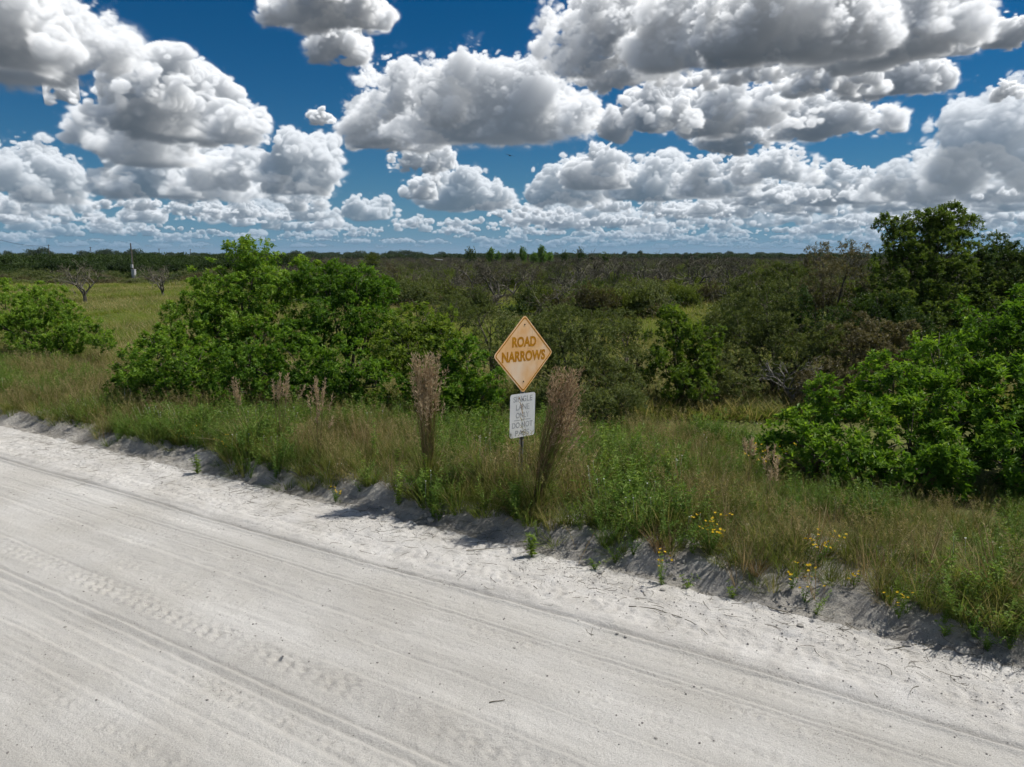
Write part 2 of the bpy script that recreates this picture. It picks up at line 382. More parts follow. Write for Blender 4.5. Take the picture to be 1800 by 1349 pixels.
# ---------------------------------------------------------------- materials
def new_mat(name):
    m = bpy.data.materials.new(name); m.use_nodes = True; nt = m.node_tree; nt.nodes.clear()
    return m, nt.nodes, nt.links
def ramp(N, stops):
    r = N.new('ShaderNodeValToRGB'); e = r.color_ramp.elements
    while len(e) < len(stops): e.new(.5)
    for x, (p, c) in zip(e, stops): x.position = p; x.color = (*c, 1)
    return r
def leaf_mat(name, stops, trans=0.42, rough=0.52, spec=0.22, tcol=(1.25, 1.3, .5), var=.35):
    """leaf or blade: colour from each leaf's own tint, light let through from behind"""
    m, N, L = new_mat(name)
    at_ = N.new('ShaderNodeAttribute'); at_.attribute_name = 'tint'
    oi = N.new('ShaderNodeObjectInfo'); mp = N.new('ShaderNodeMapRange'); mp.inputs['To Min'].default_value = -var / 2; mp.inputs['To Max'].default_value = var / 2
    L.new(oi.outputs['Random'], mp.inputs['Value'])
    ad = N.new('ShaderNodeMath'); L.new(at_.outputs['Fac'], ad.inputs[0]); L.new(mp.outputs[0], ad.inputs[1])
    r = ramp(N, stops); L.new(ad.outputs[0], r.inputs[0])
    p = N.new('ShaderNodeBsdfPrincipled'); p.inputs['Roughness'].default_value = rough; p.inputs['Specular IOR Level'].default_value = spec
    L.new(r.outputs[0], p.inputs['Base Color'])
    mu = N.new('ShaderNodeMix'); mu.data_type = 'RGBA'; mu.blend_type = 'MULTIPLY'; mu.inputs['Factor'].default_value = 1.0
    L.new(r.outputs[0], mu.inputs['A']); mu.inputs['B'].default_value = (*tcol, 1)
    tr = N.new('ShaderNodeBsdfTranslucent'); L.new(mu.outputs['Result'], tr.inputs['Color'])
    mx = N.new('ShaderNodeMixShader'); mx.inputs[0].default_value = trans; L.new(p.outputs[0], mx.inputs[1]); L.new(tr.outputs[0], mx.inputs[2])
    o = N.new('ShaderNodeOutputMaterial'); L.new(mx.outputs[0], o.inputs['Surface'])
    return m
def plain_mat(name, stops, rough=.8, scale=8, bump=.2, metal=0, detail=6, spec=.3, coord='Object'):
    m, N, L = new_mat(name)
    tc = N.new('ShaderNodeTexCoord'); nz = N.new('ShaderNodeTexNoise'); nz.inputs['Scale'].default_value = scale; nz.inputs['Detail'].default_value = detail
    L.new(tc.outputs[coord], nz.inputs['Vector'])
    r = ramp(N, stops); L.new(nz.outputs['Fac'], r.inputs[0])
    p = N.new('ShaderNodeBsdfPrincipled'); p.inputs['Roughness'].default_value = rough; p.inputs['Metallic'].default_value = metal; p.inputs['Specular IOR Level'].default_value = spec
    L.new(r.outputs[0], p.inputs['Base Color'])
    if bump:
        b = N.new('ShaderNodeBump'); b.inputs['Strength'].default_value = bump; b.inputs['Distance'].default_value = .02; L.new(nz.outputs['Fac'], b.inputs['Height']); L.new(b.outputs[0], p.inputs['Normal'])
    o = N.new('ShaderNodeOutputMaterial'); L.new(p.outputs[0], o.inputs['Surface'])
    return m

M_PEPPER = leaf_mat('pepper_leaf', [(0, (.044, .108, .014)), (.40, (.092, .190, .022)), (.72, (.175, .300, .035)), (1, (.32, .43, .08))])
M_PEPPER2 = leaf_mat('pepper_leaf_yellowish', [(0, (.065, .120, .018)), (.40, (.120, .195, .028)), (.75, (.21, .29, .045)), (1, (.33, .38, .09))])
M_OLIVE = leaf_mat('myrtle_leaf', [(0, (.068, .095, .032)), (.5, (.120, .152, .052)), (.85, (.19, .22, .085)), (1, (.28, .29, .14))], trans=.28, rough=.6, spec=.2)
M_DARK = leaf_mat('dark_leaf', [(0, (.028, .056, .016)), (.5, (.050, .092, .024)), (.9, (.095, .145, .04)), (1, (.16, .20, .07))], trans=.25)
M_BROWN = leaf_mat('bronze_leaf', [(0, (.070, .064, .034)), (.5, (.120, .108, .056)), (.9, (.19, .165, .095)), (1, (.28, .245, .16))], trans=.22)
M_GROVE = leaf_mat('grove_leaf', [(0, (.026, .050, .014)), (.5, (.045, .082, .022)), (1, (.085, .13, .036))], trans=.22)
M_FAR = leaf_mat('far_leaf', [(0, (.022, .046, .018)), (.5, (.040, .072, .026)), (1, (.07, .11, .038))], trans=.18)
M_SAPLING = leaf_mat('sapling_leaf', [(0, (.06, .14, .035)), (.5, (.11, .21, .05)), (1, (.19, .30, .08))])
M_UMBRELLA = leaf_mat('umbrella_leaf', [(0, (.042, .082, .018)), (.45, (.078, .130, .026)), (.8, (.135, .195, .045)), (1, (.22, .27, .08))])
M_SCRUBG = leaf_mat('scrub_leaf', [(0, (.095, .135, .03)), (.5, (.16, .205, .05)), (1, (.25, .28, .09))], trans=.3, rough=.7, spec=.1, var=.5)
M_GRASS = leaf_mat('grass_blade', [(0, (.095, .140, .030)), (.35, (.165, .200, .050)), (.62, (.27, .255, .095)), (.82, (.37, .30, .15)), (1, (.48, .38, .23))], trans=.40, rough=.6, spec=.15, tcol=(1.15, 1.2, .65), var=.42)
M_FIELD = leaf_mat('field_grass', [(0, (.095, .165, .022)), (.45, (.175, .235, .034)), (.75, (.23, .235, .075)), (1, (.33, .29, .15))], trans=.40, rough=.7, spec=.1, var=.6)
M_DRY = leaf_mat('dry_grass', [(0, (.15, .10, .055)), (.5, (.25, .185, .095)), (1, (.42, .34, .20))], trans=.3, rough=.8, spec=.05, tcol=(1.1, 1, .8), var=.2)
M_PLUME = leaf_mat('plume', [(0, (.36, .255, .165)), (.5, (.46, .365, .235)), (1, (.61, .52, .365))], trans=.42, rough=.9, spec=.02, tcol=(1.1, 1, .9), var=.1)
M_WEED = leaf_mat('weed_leaf', [(0, (.08, .16, .03)), (.5, (.16, .26, .05)), (1, (.32, .40, .10))], trans=.4)
M_YELLOW = leaf_mat('yellow_petal', [(0, (.62, .42, .01)), (1, (.80, .58, .02))], trans=.25, tcol=(1, 1, 1), var=0)
M_WHITEF = leaf_mat('white_petal', [(0, (.55, .55, .48)), (1, (.7, .7, .66))], trans=.2, tcol=(1, 1, 1), var=0)
M_BARK = plain_mat('bark', [(.3, (.075, .060, .045)), (.7, (.17, .145, .115))], scale=22, bump=.6)
M_DEAD = plain_mat('dead_wood', [(.3, (.065, .058, .048)), (.7, (.17, .155, .132))], scale=14, bump=.5)
M_SILVER = plain_mat('silvery_wood', [(.3, (.14, .13, .115)), (.7, (.30, .28, .25))], scale=14, bump=.4)
M_TWIG = leaf_mat('dead_twig', [(0, (.075, .067, .046)), (.5, (.13, .118, .084)), (1, (.21, .195, .15))], trans=0.0, rough=.8, spec=.1)

def ground_mat():
    m, N, L = new_mat('field_soil')
    g = N.new('ShaderNodeNewGeometry')
    def nz(scale, detail=5):
        n = N.new('ShaderNodeTexNoise'); n.inputs['Scale'].default_value = scale; n.inputs['Detail'].default_value = detail; L.new(g.outputs['Position'], n.inputs['Vector']); return n
    a, b, c = nz(.045), nz(.9), nz(9.0, 8)
    r1 = ramp(N, [(.32, (.11, .105, .045)), (.50, (.14, .16, .045)), (.62, (.16, .21, .036)), (.78, (.15, .135, .06))]); L.new(a.outputs['Fac'], r1.inputs[0])
    r2 = ramp(N, [(.35, (.055, .045, .026)), (.65, (.11, .105, .04))]); L.new(b.outputs['Fac'], r2.inputs[0])
    mx = N.new('ShaderNodeMix'); mx.data_type = 'RGBA'; mx.inputs['Factor'].default_value = .45; L.new(r1.outputs[0], mx.inputs['A']); L.new(r2.outputs[0], mx.inputs['B'])
    r3 = ramp(N, [(.3, (.55, .55, .55)), (.7, (1.3, 1.3, 1.3))]); L.new(c.outputs['Fac'], r3.inputs[0])
    mu = N.new('ShaderNodeMix'); mu.data_type = 'RGBA'; mu.blend_type = 'MULTIPLY'; mu.inputs['Factor'].default_value = 1; L.new(mx.outputs['Result'], mu.inputs['A']); L.new(r3.outputs[0], mu.inputs['B'])
    p = N.new('ShaderNodeBsdfPrincipled'); p.inputs['Roughness'].default_value = .95; p.inputs['Specular IOR Level'].default_value = .1; L.new(mu.outputs['Result'], p.inputs['Base Color'])
    bp = N.new('ShaderNodeBump'); bp.inputs['Strength'].default_value = .8; bp.inputs['Distance'].default_value = .06; L.new(c.outputs['Fac'], bp.inputs['Height']); L.new(bp.outputs[0], p.inputs['Normal'])
    o = N.new('ShaderNodeOutputMaterial'); L.new(p.outputs[0], o.inputs['Surface'])
    return m

def sand_mat(name, bank=False):
    """pale shell sand: grain, grit and packed bands along the road"""
    m, N, L = new_mat(name)
    g = N.new('ShaderNodeNewGeometry')
    mp = N.new('ShaderNodeMapping'); mp.vector_type = 'POINT'; L.new(g.outputs['Position'], mp.inputs['Vector'])
    mp.inputs['Rotation'].default_value = (0, 0, math.atan2(.507, .862))            # x along the road, y across it
    def nz(scale, detail=4, vec=None, rough=.5):
        n = N.new('ShaderNodeTexNoise'); n.inputs['Scale'].default_value = scale; n.inputs['Detail'].default_value = detail; n.inputs['Roughness'].default_value = rough
        L.new(vec or mp.outputs[0], n.inputs['Vector']); return n.outputs['Fac']
    st = N.new('ShaderNodeMapping'); st.inputs['Scale'].default_value = (.05, 1, 1); L.new(mp.outputs[0], st.inputs['Vector'])
    def mul(c, col, fac=1.0):
        x = N.new('ShaderNodeMix'); x.data_type = 'RGBA'; x.blend_type = 'MULTIPLY'; x.inputs['Factor'].default_value = fac
        L.new(c, x.inputs['A']); L.new(col, x.inputs['B']); return x.outputs['Result']
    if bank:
        base = ramp(N, [(.3, (.31, .295, .27)), (.7, (.47, .455, .425))]); L.new(nz(3.0, 6), base.inputs[0])  # greyer than the road sand: shade of the verge plants put into the colour
    else:
        base = ramp(N, [(.35, (.45, .441, .42)), (.62, (.525, .516, .494))]); L.new(nz(2.2, 3, st.outputs[0]), base.inputs[0])
    c = base.outputs[0]
    if not bank:      # whiter loose sand beyond the last rut
        sp = N.new('ShaderNodeSeparateXYZ'); L.new(mp.outputs[0], sp.inputs[0]); mr = N.new('ShaderNodeMapRange'); mr.interpolation_type = 'SMOOTHSTEP'
        mr.inputs['From Min'].default_value = 5.72; mr.inputs['From Max'].default_value = 6.05; L.new(sp.outputs[1], mr.inputs['Value'])
        ml = N.new('ShaderNodeMix'); ml.data_type = 'RGBA'; L.new(mr.outputs[0], ml.inputs['Factor']); L.new(c, ml.inputs['A'])
        lw = ramp(N, [(.3, (.48, .468, .447)), (.65, (.585, .575, .557))]); L.new(nz(4.0, 6), lw.inputs[0]); L.new(lw.outputs[0], ml.inputs['B']); c = ml.outputs['Result']
    b1 = ramp(N, [(.35, (.93, .925, .92)), (.65, (1.05, 1.045, 1.04))]); L.new(nz(9, 5, st.outputs[0], .65), b1.inputs[0]); c = mul(c, b1.outputs[0])
    b2 = ramp(N, [(.33, (.79, .78, .77)), (.67, (1.17, 1.17, 1.17))]); L.new(nz(110, 4, None, .7), b2.inputs[0]); c = mul(c, b2.outputs[0], .9)
    b5 = ramp(N, [(.38, (.93, .92, .90)), (.62, (1.05, 1.05, 1.05))]); L.new(nz(.8, 4), b5.inputs[0]); c = mul(c, b5.outputs[0])
    vo = N.new('ShaderNodeTexVoronoi'); vo.inputs['Scale'].default_value = 30; L.new(mp.outputs[0], vo.inputs['Vector'])
    b3 = ramp(N, [(.10, (.45, .43, .41)), (.20, (1, 1, 1))]); L.new(vo.outputs['Distance'], b3.inputs[0])
    gm = ramp(N, [(.46, (0, 0, 0)), (.62, (.9, .9, .9))]); L.new(nz(1.3, 5), gm.inputs[0])
    x = N.new('ShaderNodeMix'); x.data_type = 'RGBA'; x.blend_type = 'MULTIPLY'; L.new(gm.outputs[0], x.inputs['Factor']); L.new(c, x.inputs['A']); L.new(b3.outputs[0], x.inputs['B']); c = x.outputs['Result']
    p = N.new('ShaderNodeBsdfPrincipled'); p.inputs['Roughness'].default_value = .92; p.inputs['Specular IOR Level'].default_value = .12; L.new(c, p.inputs['Base Color'])
    hsum = N.new('ShaderNodeMath'); hsum.operation = 'MULTIPLY_ADD'; L.new(nz(60, 6, None, .72), hsum.inputs[0]); hsum.inputs[1].default_value = 1.0; L.new(nz(22, 4), hsum.inputs[2])
    bp = N.new('ShaderNodeBump'); bp.inputs['Strength'].default_value = .75 if not bank else 1.0; bp.inputs['Distance'].default_value = .017 if not bank else .03
    L.new(hsum.outputs[0], bp.inputs['Height']); L.new(bp.outputs[0], p.inputs['Normal'])
    o = N.new('ShaderNodeOutputMaterial'); L.new(p.outputs[0], o.inputs['Surface'])
    return m
M_SAND = sand_mat('shell_sand'); M_BANK = sand_mat('shaded_bank_sand', True); M_SOIL = ground_mat()

# ================================================================ ground, road, bank
def spaced(fine0, fine1, step, lo, hi, grow=1.18):
    a = list(np.arange(fine0, fine1, step)); x, d = a[-1], step
    while x < hi: d *= grow; x += d; a.append(x)
    x, d = fine0, step; b = []
    while x > lo: d *= grow; x -= d; b.append(x)
    return np.array(b[::-1] + a)
def sheet(name, S, T, zf, mat, smooth=True):
    s, t = np.meshgrid(S, T, indexing='ij'); s, t = s.ravel(), t.ravel(); z = zf(s, t); x, y = st_xy(s, t)
    return add(name, build_mesh(name, np.stack([x, y, z], 1), grid_faces(len(S), len(T)), smooth=smooth), mat, kind='structure')
S_FINE = spaced(-19.5, 2.6, .036, -70, 45)
T_ROAD = np.concatenate([np.arange(-4.0, 1.7, .15), np.arange(1.7, 6.95, .0145)])
T_BANK = np.concatenate([[T_ROAD[-1]], np.arange(T_ROAD[-1] + .02, 8.7, .026)])
sheet('road', S_FINE, T_ROAD, road_z, M_SAND)
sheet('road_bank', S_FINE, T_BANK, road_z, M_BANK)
def ground_z(s, t):
    z = verge_z(s, np.maximum(t, 7.0))
    z = np.where((t < 8.55) & (t > -3.7), -.25, z)
    z = np.where(t <= -3.7, .1 + .1 * fbm2(s, t, 4, 3, 5), z)
    return z * (1 - sstep(400, 900, np.hypot(s, t)))
sheet('ground', spaced(-30, 20, .5, -6000, 6000, 1.12), np.concatenate([-spaced(3.75, 5, .3, 3.75, 6000, 1.15)[::-1], [0.0, 7.0], spaced(8.55, 30, .35, 8.55, 6000, 1.12)]), ground_z, M_SOIL)
def ground_at(x, y):
    s, t = xy_st(np.asarray(x, float), np.asarray(y, float)); return np.where(t < 8.6, road_z(s, t), verge_z(s, t))

# ================================================================ plants: makers
def leaves(base, d, n, L, W, tint, droop=.15):
    """folded four-cornered leaves; arrays of one row a leaf"""
    d = unit(d); side = unit(np.cross(d, n)); n = np.cross(side, d); N = len(base)
    L, W = L[:, None], W[:, None]
    v = np.stack([base, base + d * L * .48 + side * W * .5 + n * W * .18, base + d * L - n * L * droop, base + d * L * .48 - side * W * .5 + n * W * .18], 1)
    return v.reshape(-1, 3), np.arange(N * 4).reshape(N, 4), np.repeat(tint, 4)
def rosettes(tips, axes, k, L, W, r, tint0, tvar=.12, spread=(.5, 1.35)):
    """k leaves round every shoot tip"""
    n = len(tips); ax = np.repeat(unit(axes), k, 0); tp = np.repeat(tips, k, 0)
    ref = unit(r.normal(size=(n * k, 3))); side = unit(np.cross(ax, ref))
    th = r.uniform(*spread, n * k)[:, None]
    d = ax * np.cos(th) + side * np.sin(th)
    nn = ax * np.sin(th) - side * np.cos(th) + .25 * r.normal(size=(n * k, 3))
    base = tp - ax * (r.random((n * k, 1)) * L * .9)
    ln = L * r.uniform(.6, 1.15, n * k)
    tint = np.repeat(tint0, k) + r.normal(0, tvar, n * k)
    return leaves(base, d, nn, ln, ln * (W / L) * r.uniform(.8, 1.2, n * k), tint)
def lobe_tips(c, rad, n, r, low=-.55, crust=(.80, 1.05), squash=.85, lump=.28, clump=None):
    """shoot tips over a lumpy lobe, with the way each one points; clump = size of the sprays the shoots gather in"""
    ph = r.uniform(0, 6.28, (4, 1)); fr = unit(r.normal(size=(4, 3))) * r.uniform(3.5, 7.5, (4, 1))
    def shell(m):
        d = unit(r.normal(size=(int(m * 1.9) + 8, 3))); d = d[d[:, 2] > low][:m]
        bump = np.sin(fr @ d.T + ph).mean(0) * lump * 1.6
        q = r.uniform(0, 1, len(d)) ** .55
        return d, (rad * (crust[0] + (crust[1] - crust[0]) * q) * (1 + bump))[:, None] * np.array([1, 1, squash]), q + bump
    if clump is None:
        d, rr, q = shell(n); p = c + d * rr
    else:
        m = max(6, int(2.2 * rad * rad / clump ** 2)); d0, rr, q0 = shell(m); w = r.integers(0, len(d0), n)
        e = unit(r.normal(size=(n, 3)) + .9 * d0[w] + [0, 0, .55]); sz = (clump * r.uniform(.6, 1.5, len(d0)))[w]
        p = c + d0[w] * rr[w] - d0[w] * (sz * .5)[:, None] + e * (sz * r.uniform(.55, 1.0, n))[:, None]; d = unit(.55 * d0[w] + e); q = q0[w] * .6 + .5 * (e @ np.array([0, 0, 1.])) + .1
    axis = unit(d * .8 + np.array([0, 0, .75]) + .35 * r.normal(size=d.shape))
    return p, axis, q
def limb(g, a, b, r0, r1, r, n=6, wob=.08, sides=6):
    a, b = np.asarray(a, float), np.asarray(b, float); u = np.linspace(0, 1, n)[:, None]; ln = np.linalg.norm(b - a)
    p = a + (b - a) * u + np.array([0, 0, .12 * ln]) * np.sin(u * np.pi) + r.normal(0, wob * ln / n, (n, 3)) * np.sin(u * np.pi)
    g.tube(p, np.linspace(r0, r1, n), sides); return p
def shrub(name, label, lobes, leafm, seed, kind='pepper', density=1.0, group=None, cat='bush', leaf=1.0, base=None, barkm=None, top_name='crown'):
    """a bush: stems from one foot to every lobe, leafy shoots over the lobes. lobes: rows of x, y, z, radius"""
    r = np.random.default_rng(seed); lob = np.array(lobes, float)
    if base is None: base = np.array([lob[:, 0].mean(), lob[:, 1].mean(), 0])
    base = np.array([base[0], base[1], float(ground_at(base[0], base[1])) - .02])
    o = empty(name, base, label=label, category=cat, group=group)
    L0, W0, k, dn = dict(pepper=(.085, .034, 9, 62), myrtle=(.062, .020, 9, 135), broad=(.11, .05, 8, 44), thin=(.058, .019, 7, 90))[kind]
    L0 *= leaf; W0 *= leaf; dn = dn * density / leaf ** 1.6
    V, Q, T, nv = [], [], [], 0
    g = Geo(); tg = Geo()
    for c in lob:
        cc, rad = c[:3], c[3]
        mid = limb(g, base + r.normal(0, .08, 3) * [1, 1, 0] - base, cc - base, .035 + .02 * rad, .012, r)
        for _ in range(int(4 + 4 * rad)):
            e = cc - base + unit(r.normal(size=3) + [0, 0, .5]) * rad * .8
            limb(g, mid[r.integers(3, 6)], e, .012, .004, r, 4, .12, 4)
        n = int(dn * 4 * math.pi * rad * rad * .8)
        for frac, crust, lo in ((.72, (.78, 1.08), -.75), (.40, (.35, .85), -.9)):
            p, ax, q = lobe_tips(cc, rad, int(n * frac), r, lo, crust, clump=(.20 if kind == 'pepper' else .26) * (1 if frac > .5 else 1.3))
            gz = ground_at(p[:, 0], p[:, 1]) + .02
            p[:, 2] = np.maximum(p[:, 2], gz + r.random(len(p)) * .15)
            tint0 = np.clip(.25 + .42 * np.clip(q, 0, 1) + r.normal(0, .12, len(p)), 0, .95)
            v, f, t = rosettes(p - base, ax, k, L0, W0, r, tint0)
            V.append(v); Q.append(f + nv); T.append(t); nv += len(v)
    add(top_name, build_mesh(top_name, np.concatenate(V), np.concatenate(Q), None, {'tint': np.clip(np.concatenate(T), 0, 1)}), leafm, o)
    add('trunk', g.mesh('trunk', True), barkm or M_BARK, o)
    return o
def px_lobes(rows):
    """lobes given where they are seen: column, row, radius in the 1800 frame and distance"""
    return [(*at(x, y, d), rr * d / FOCAL) for x, y, rr, d in rows]

def dead_tree_meshes(seed, height=2.6, spread=1.0, leafy=0.0, levels=5):
    """bare spreading citrus: limbs in one mesh, twigs and the few leaves in another"""
    r = np.random.default_rng(seed); g, tw = Geo(), Geo(); LV = []
    def grow(p, d, ln, rad, lev):
        n = 4; pts = [p]; dd = d
        for i in range(n):
            dd = unit(dd + r.normal(0, .20, 3) + np.array([0, 0, .05 if lev < 3 else -.03])); pts.append(pts[-1] + dd * ln / n)
        rr = np.linspace(rad, rad * .62, n + 1)
        (g if lev < 3 else tw).tube(np.array(pts), rr, 6 if lev < 2 else (4 if lev < 3 else 3), r.uniform(.2, .9))
        if lev >= levels: LV.append((pts[-1], dd)); return
        for c in range(3 if lev < 3 else int(r.integers(2, 4))):
            a = r.uniform(.35, .95); e = unit(np.cross(dd, r.normal(size=3)))
            nd = unit(dd * math.cos(a) + e * math.sin(a) * spread + np.array([0, 0, .12]))
            grow(pts[int(r.integers(2, n + 1))] if c else pts[-1], nd, ln * r.uniform(.58, .82), max(rad * .60, .009), lev + 1)
    trunk = height * r.uniform(.14, .2)
    g.tube([[0, 0, -.1], [.01, 0, trunk * .5], [0, .02, trunk]], [.115, .095, .085], 8)
    for i in range(4):
        th = i * math.pi / 2 + r.uniform(-.5, .5); a = r.uniform(.5, .95)
        grow(np.array([0, 0, trunk * .9]), np.array([math.cos(th) * math.sin(a) * spread, math.sin(th) * math.sin(a) * spread, math.cos(a)]), height * .34, .06, 1)
    if leafy and LV:
        tips = np.array([x[0] for x in LV]); ax = np.array([x[1] for x in LV]); keep = r.random(len(tips)) < leafy
        v, f, t = rosettes(tips[keep], ax[keep] + [0, 0, .3], 6, .10, .045, r, np.full(keep.sum(), .5), .2); tw.put(v, f, None, t)
    return g.mesh('trunk', True), tw.mesh('crown')

def ball_crown_mesh(name, seed, rx, rz, n, L, k=6, low=-.5, lobes=7):
    """a leafy crown about the origin for trees further off"""
    r = np.random.default_rng(seed); V, Q, T, nv = [], [], [], 0
    for i in range(lobes):
        a = i * 2.4; q = 0 if i == 0 else rx * r.uniform(.35, .6)
        c = np.array([math.cos(a) * q, math.sin(a) * q, rz * (1.0 + r.uniform(-.35, .4))]); rad = rx * r.uniform(.42, .62)
        p, ax, e = lobe_tips(c, rad, n // lobes, r, low, (.55, 1.1), rz / rx, .4)
        p[:, 2] = np.maximum(p[:, 2], .05)
        v, f, t = rosettes(p, ax, k, L, L * .5, r, np.clip(.3 + .4 * e, 0, 1), .15); V.append(v); Q.append(f + nv); T.append(t); nv += len(v)
    return build_mesh(name, np.concatenate(V), np.concatenate(Q), None, {'tint': np.clip(np.concatenate(T), 0, 1)})

def blades(n, h, spread, r, width=.006, curve=.5, tint=(.2, .7), segs=3, hvar=.4, base_r=.05):
    """a tuft of curved tapering blades"""
    th = r.uniform(0, 2 * np.pi, n); out = np.stack([np.cos(th), np.sin(th), 0 * th], 1)
    hh = h * r.uniform(1 - hvar, 1.08, n); lean = r.uniform(.05, 1, n) * spread; cv = curve * r.uniform(.3, 1.3, n)
    side = np.stack([-np.sin(th + r.normal(0, .6, n)), np.cos(th), 0 * th], 1)
    b = out * (base_r * np.sqrt(r.random(n)))[:, None]
    u = np.linspace(0, 1, segs + 1); rows = []
    for x in u:
        c = b + out * (hh * (lean * x + cv * x * x * .6))[:, None]; c[:, 2] += hh * (x - .32 * cv * x * x)
        w = width * (1 - x) ** .7 * r.uniform(.7, 1.3, n)
        rows += [c - side * (w / 2)[:, None], c + side * (w / 2)[:, None]] if x < 1 else [c]
    v = np.stack(rows, 1); m = v.shape[1]; i = np.arange(n)[:, None] * m
    q = np.concatenate([i + [2 * j, 2 * j + 1, 2 * j + 3, 2 * j + 2] for j in range(segs - 1)])
    t = i + [m - 3, m - 2, m - 1]
    return v.reshape(-1, 3), q, t, np.repeat(r.uniform(*tint, n), m)
def tuft_mesh(name, seed, parts):
    g = Geo(); r = np.random.default_rng(seed)
    for kw in parts:
        kw = dict(kw); v, q, t, a = blades(kw.pop('n'), kw.pop('h'), kw.pop('spread'), r, **kw); g.put(v, q, t, a)
    return g.mesh(name)
def sprig_mesh(name, seed, h, stems, L, W, k=3, gap=.045, tint=(.3, .8), lean=.35, flowers=None):
    """an upright leafy herb"""
    g = Geo(); r = np.random.default_rng(seed); tips = []
    for i in range(stems):
        th = r.uniform(0, 6.28); hh = h * r.uniform(.6, 1.05); ln = lean * r.uniform(.2, 1)
        m = max(4, int(hh / gap)); u = np.linspace(0, 1, m)
        p = np.stack([np.cos(th) * hh * ln * u ** 1.4, np.sin(th) * hh * ln * u ** 1.4, hh * u], 1) + np.cumsum(r.normal(0, .006, (m, 3)), 0)
        g.tube(p, np.linspace(.004, .0015, m), 3, .35)
        pp = np.repeat(p[1:], k, 0); ax = np.repeat(np.gradient(p, axis=0)[1:], k, 0)
        d = unit(np.cross(unit(ax), r.normal(size=ax.shape))) + .45 * unit(ax)
        v, f, t = leaves(pp, d, unit(ax) + .3 * r.normal(size=ax.shape), L * r.uniform(.5, 1.1, len(pp)), W * r.uniform(.7, 1.1, len(pp)), r.uniform(*tint, len(pp))); g.put(v, f, None, np.clip(t, 0, 1))
        tips.append(p[-1])
    return g.mesh(name), np.array(tips)
def flower_mesh(seed, rad=.016, petals=8):
    g = Geo(); r = np.random.default_rng(seed); ax = np.array([0, 0, 1.]); th = np.arange(petals) / petals * 6.283
    d = np.stack([np.cos(th), np.sin(th), 0 * th + .2], 1)
    v, f, tt = leaves(np.zeros((petals, 3)), d, np.repeat(ax[None], petals, 0), np.full(petals, rad), np.full(petals, rad * .8), r.uniform(0, 1, petals), .1); g.put(v, f, None, tt)
    return g.mesh('flower')

def scatter(name, sources, pos, rotz, scale, idx, label=None, cat=None, kind='stuff', tilt=None):
    """one uncountable mass: sources set out on points by geometry nodes"""
    src = bpy.data.collections.new(name + '_kinds')
    for i, (me, mat) in enumerate(sources):
        if not me.materials: me.materials.append(mat)
        so = bpy.data.objects.new('%s_kind_%02d' % (name, i), me); src.objects.link(so)
    pm = bpy.data.meshes.new(name); pm.vertices.add(len(pos)); pm.vertices.foreach_set('co', np.ascontiguousarray(pos, np.float32).ravel())
    rot = np.zeros((len(pos), 3), np.float32); rot[:, 2] = rotz
    if tilt is not None: rot[:, :2] = tilt
    a = pm.attributes.new('turn', 'FLOAT_VECTOR', 'POINT'); a.data.foreach_set('vector', rot.ravel())
    scale = np.asarray(scale, np.float32); scale = np.repeat(scale[:, None], 3, 1) if scale.ndim == 1 else scale
    a = pm.attributes.new('size', 'FLOAT_VECTOR', 'POINT'); a.data.foreach_set('vector', np.ascontiguousarray(scale).ravel())
    a = pm.attributes.new('which', 'INT', 'POINT'); a.data.foreach_set('value', np.asarray(idx, np.int32))
    o = add(name, pm, None, kind=kind, label=label, category=cat)
    nt = bpy.data.node_groups.new(name + '_scatter', 'GeometryNodeTree')
    nt.interface.new_socket('Geometry', in_out='INPUT', socket_type='NodeSocketGeometry'); nt.interface.new_socket('Geometry', in_out='OUTPUT', socket_type='NodeSocketGeometry')
    N, L = nt.nodes, nt.links
    gi, go = N.new('NodeGroupInput'), N.new('NodeGroupOutput'); ip = N.new('GeometryNodeInstanceOnPoints'); ci = N.new('GeometryNodeCollectionInfo')
    ci.inputs['Collection'].default_value = src; ci.inputs['Separate Children'].default_value = True; ci.inputs['Reset Children'].default_value = True
    def attr(n, t):
        x = N.new('GeometryNodeInputNamedAttribute'); x.data_type = t; x.inputs['Name'].default_value = n; return x.outputs['Attribute']
    L.new(gi.outputs[0], ip.inputs['Points']); L.new(ci.outputs[0], ip.inputs['Instance']); ip.inputs['Pick Instance'].default_value = True
    L.new(attr('which', 'INT'), ip.inputs['Instance Index']); L.new(attr('turn', 'FLOAT_VECTOR'), ip.inputs['Rotation']); L.new(attr('size', 'FLOAT_VECTOR'), ip.inputs['Scale'])
    L.new(ip.outputs[0], go.inputs[0])
    md = o.modifiers.new('scatter', 'NODES'); md.node_group = nt
    return o

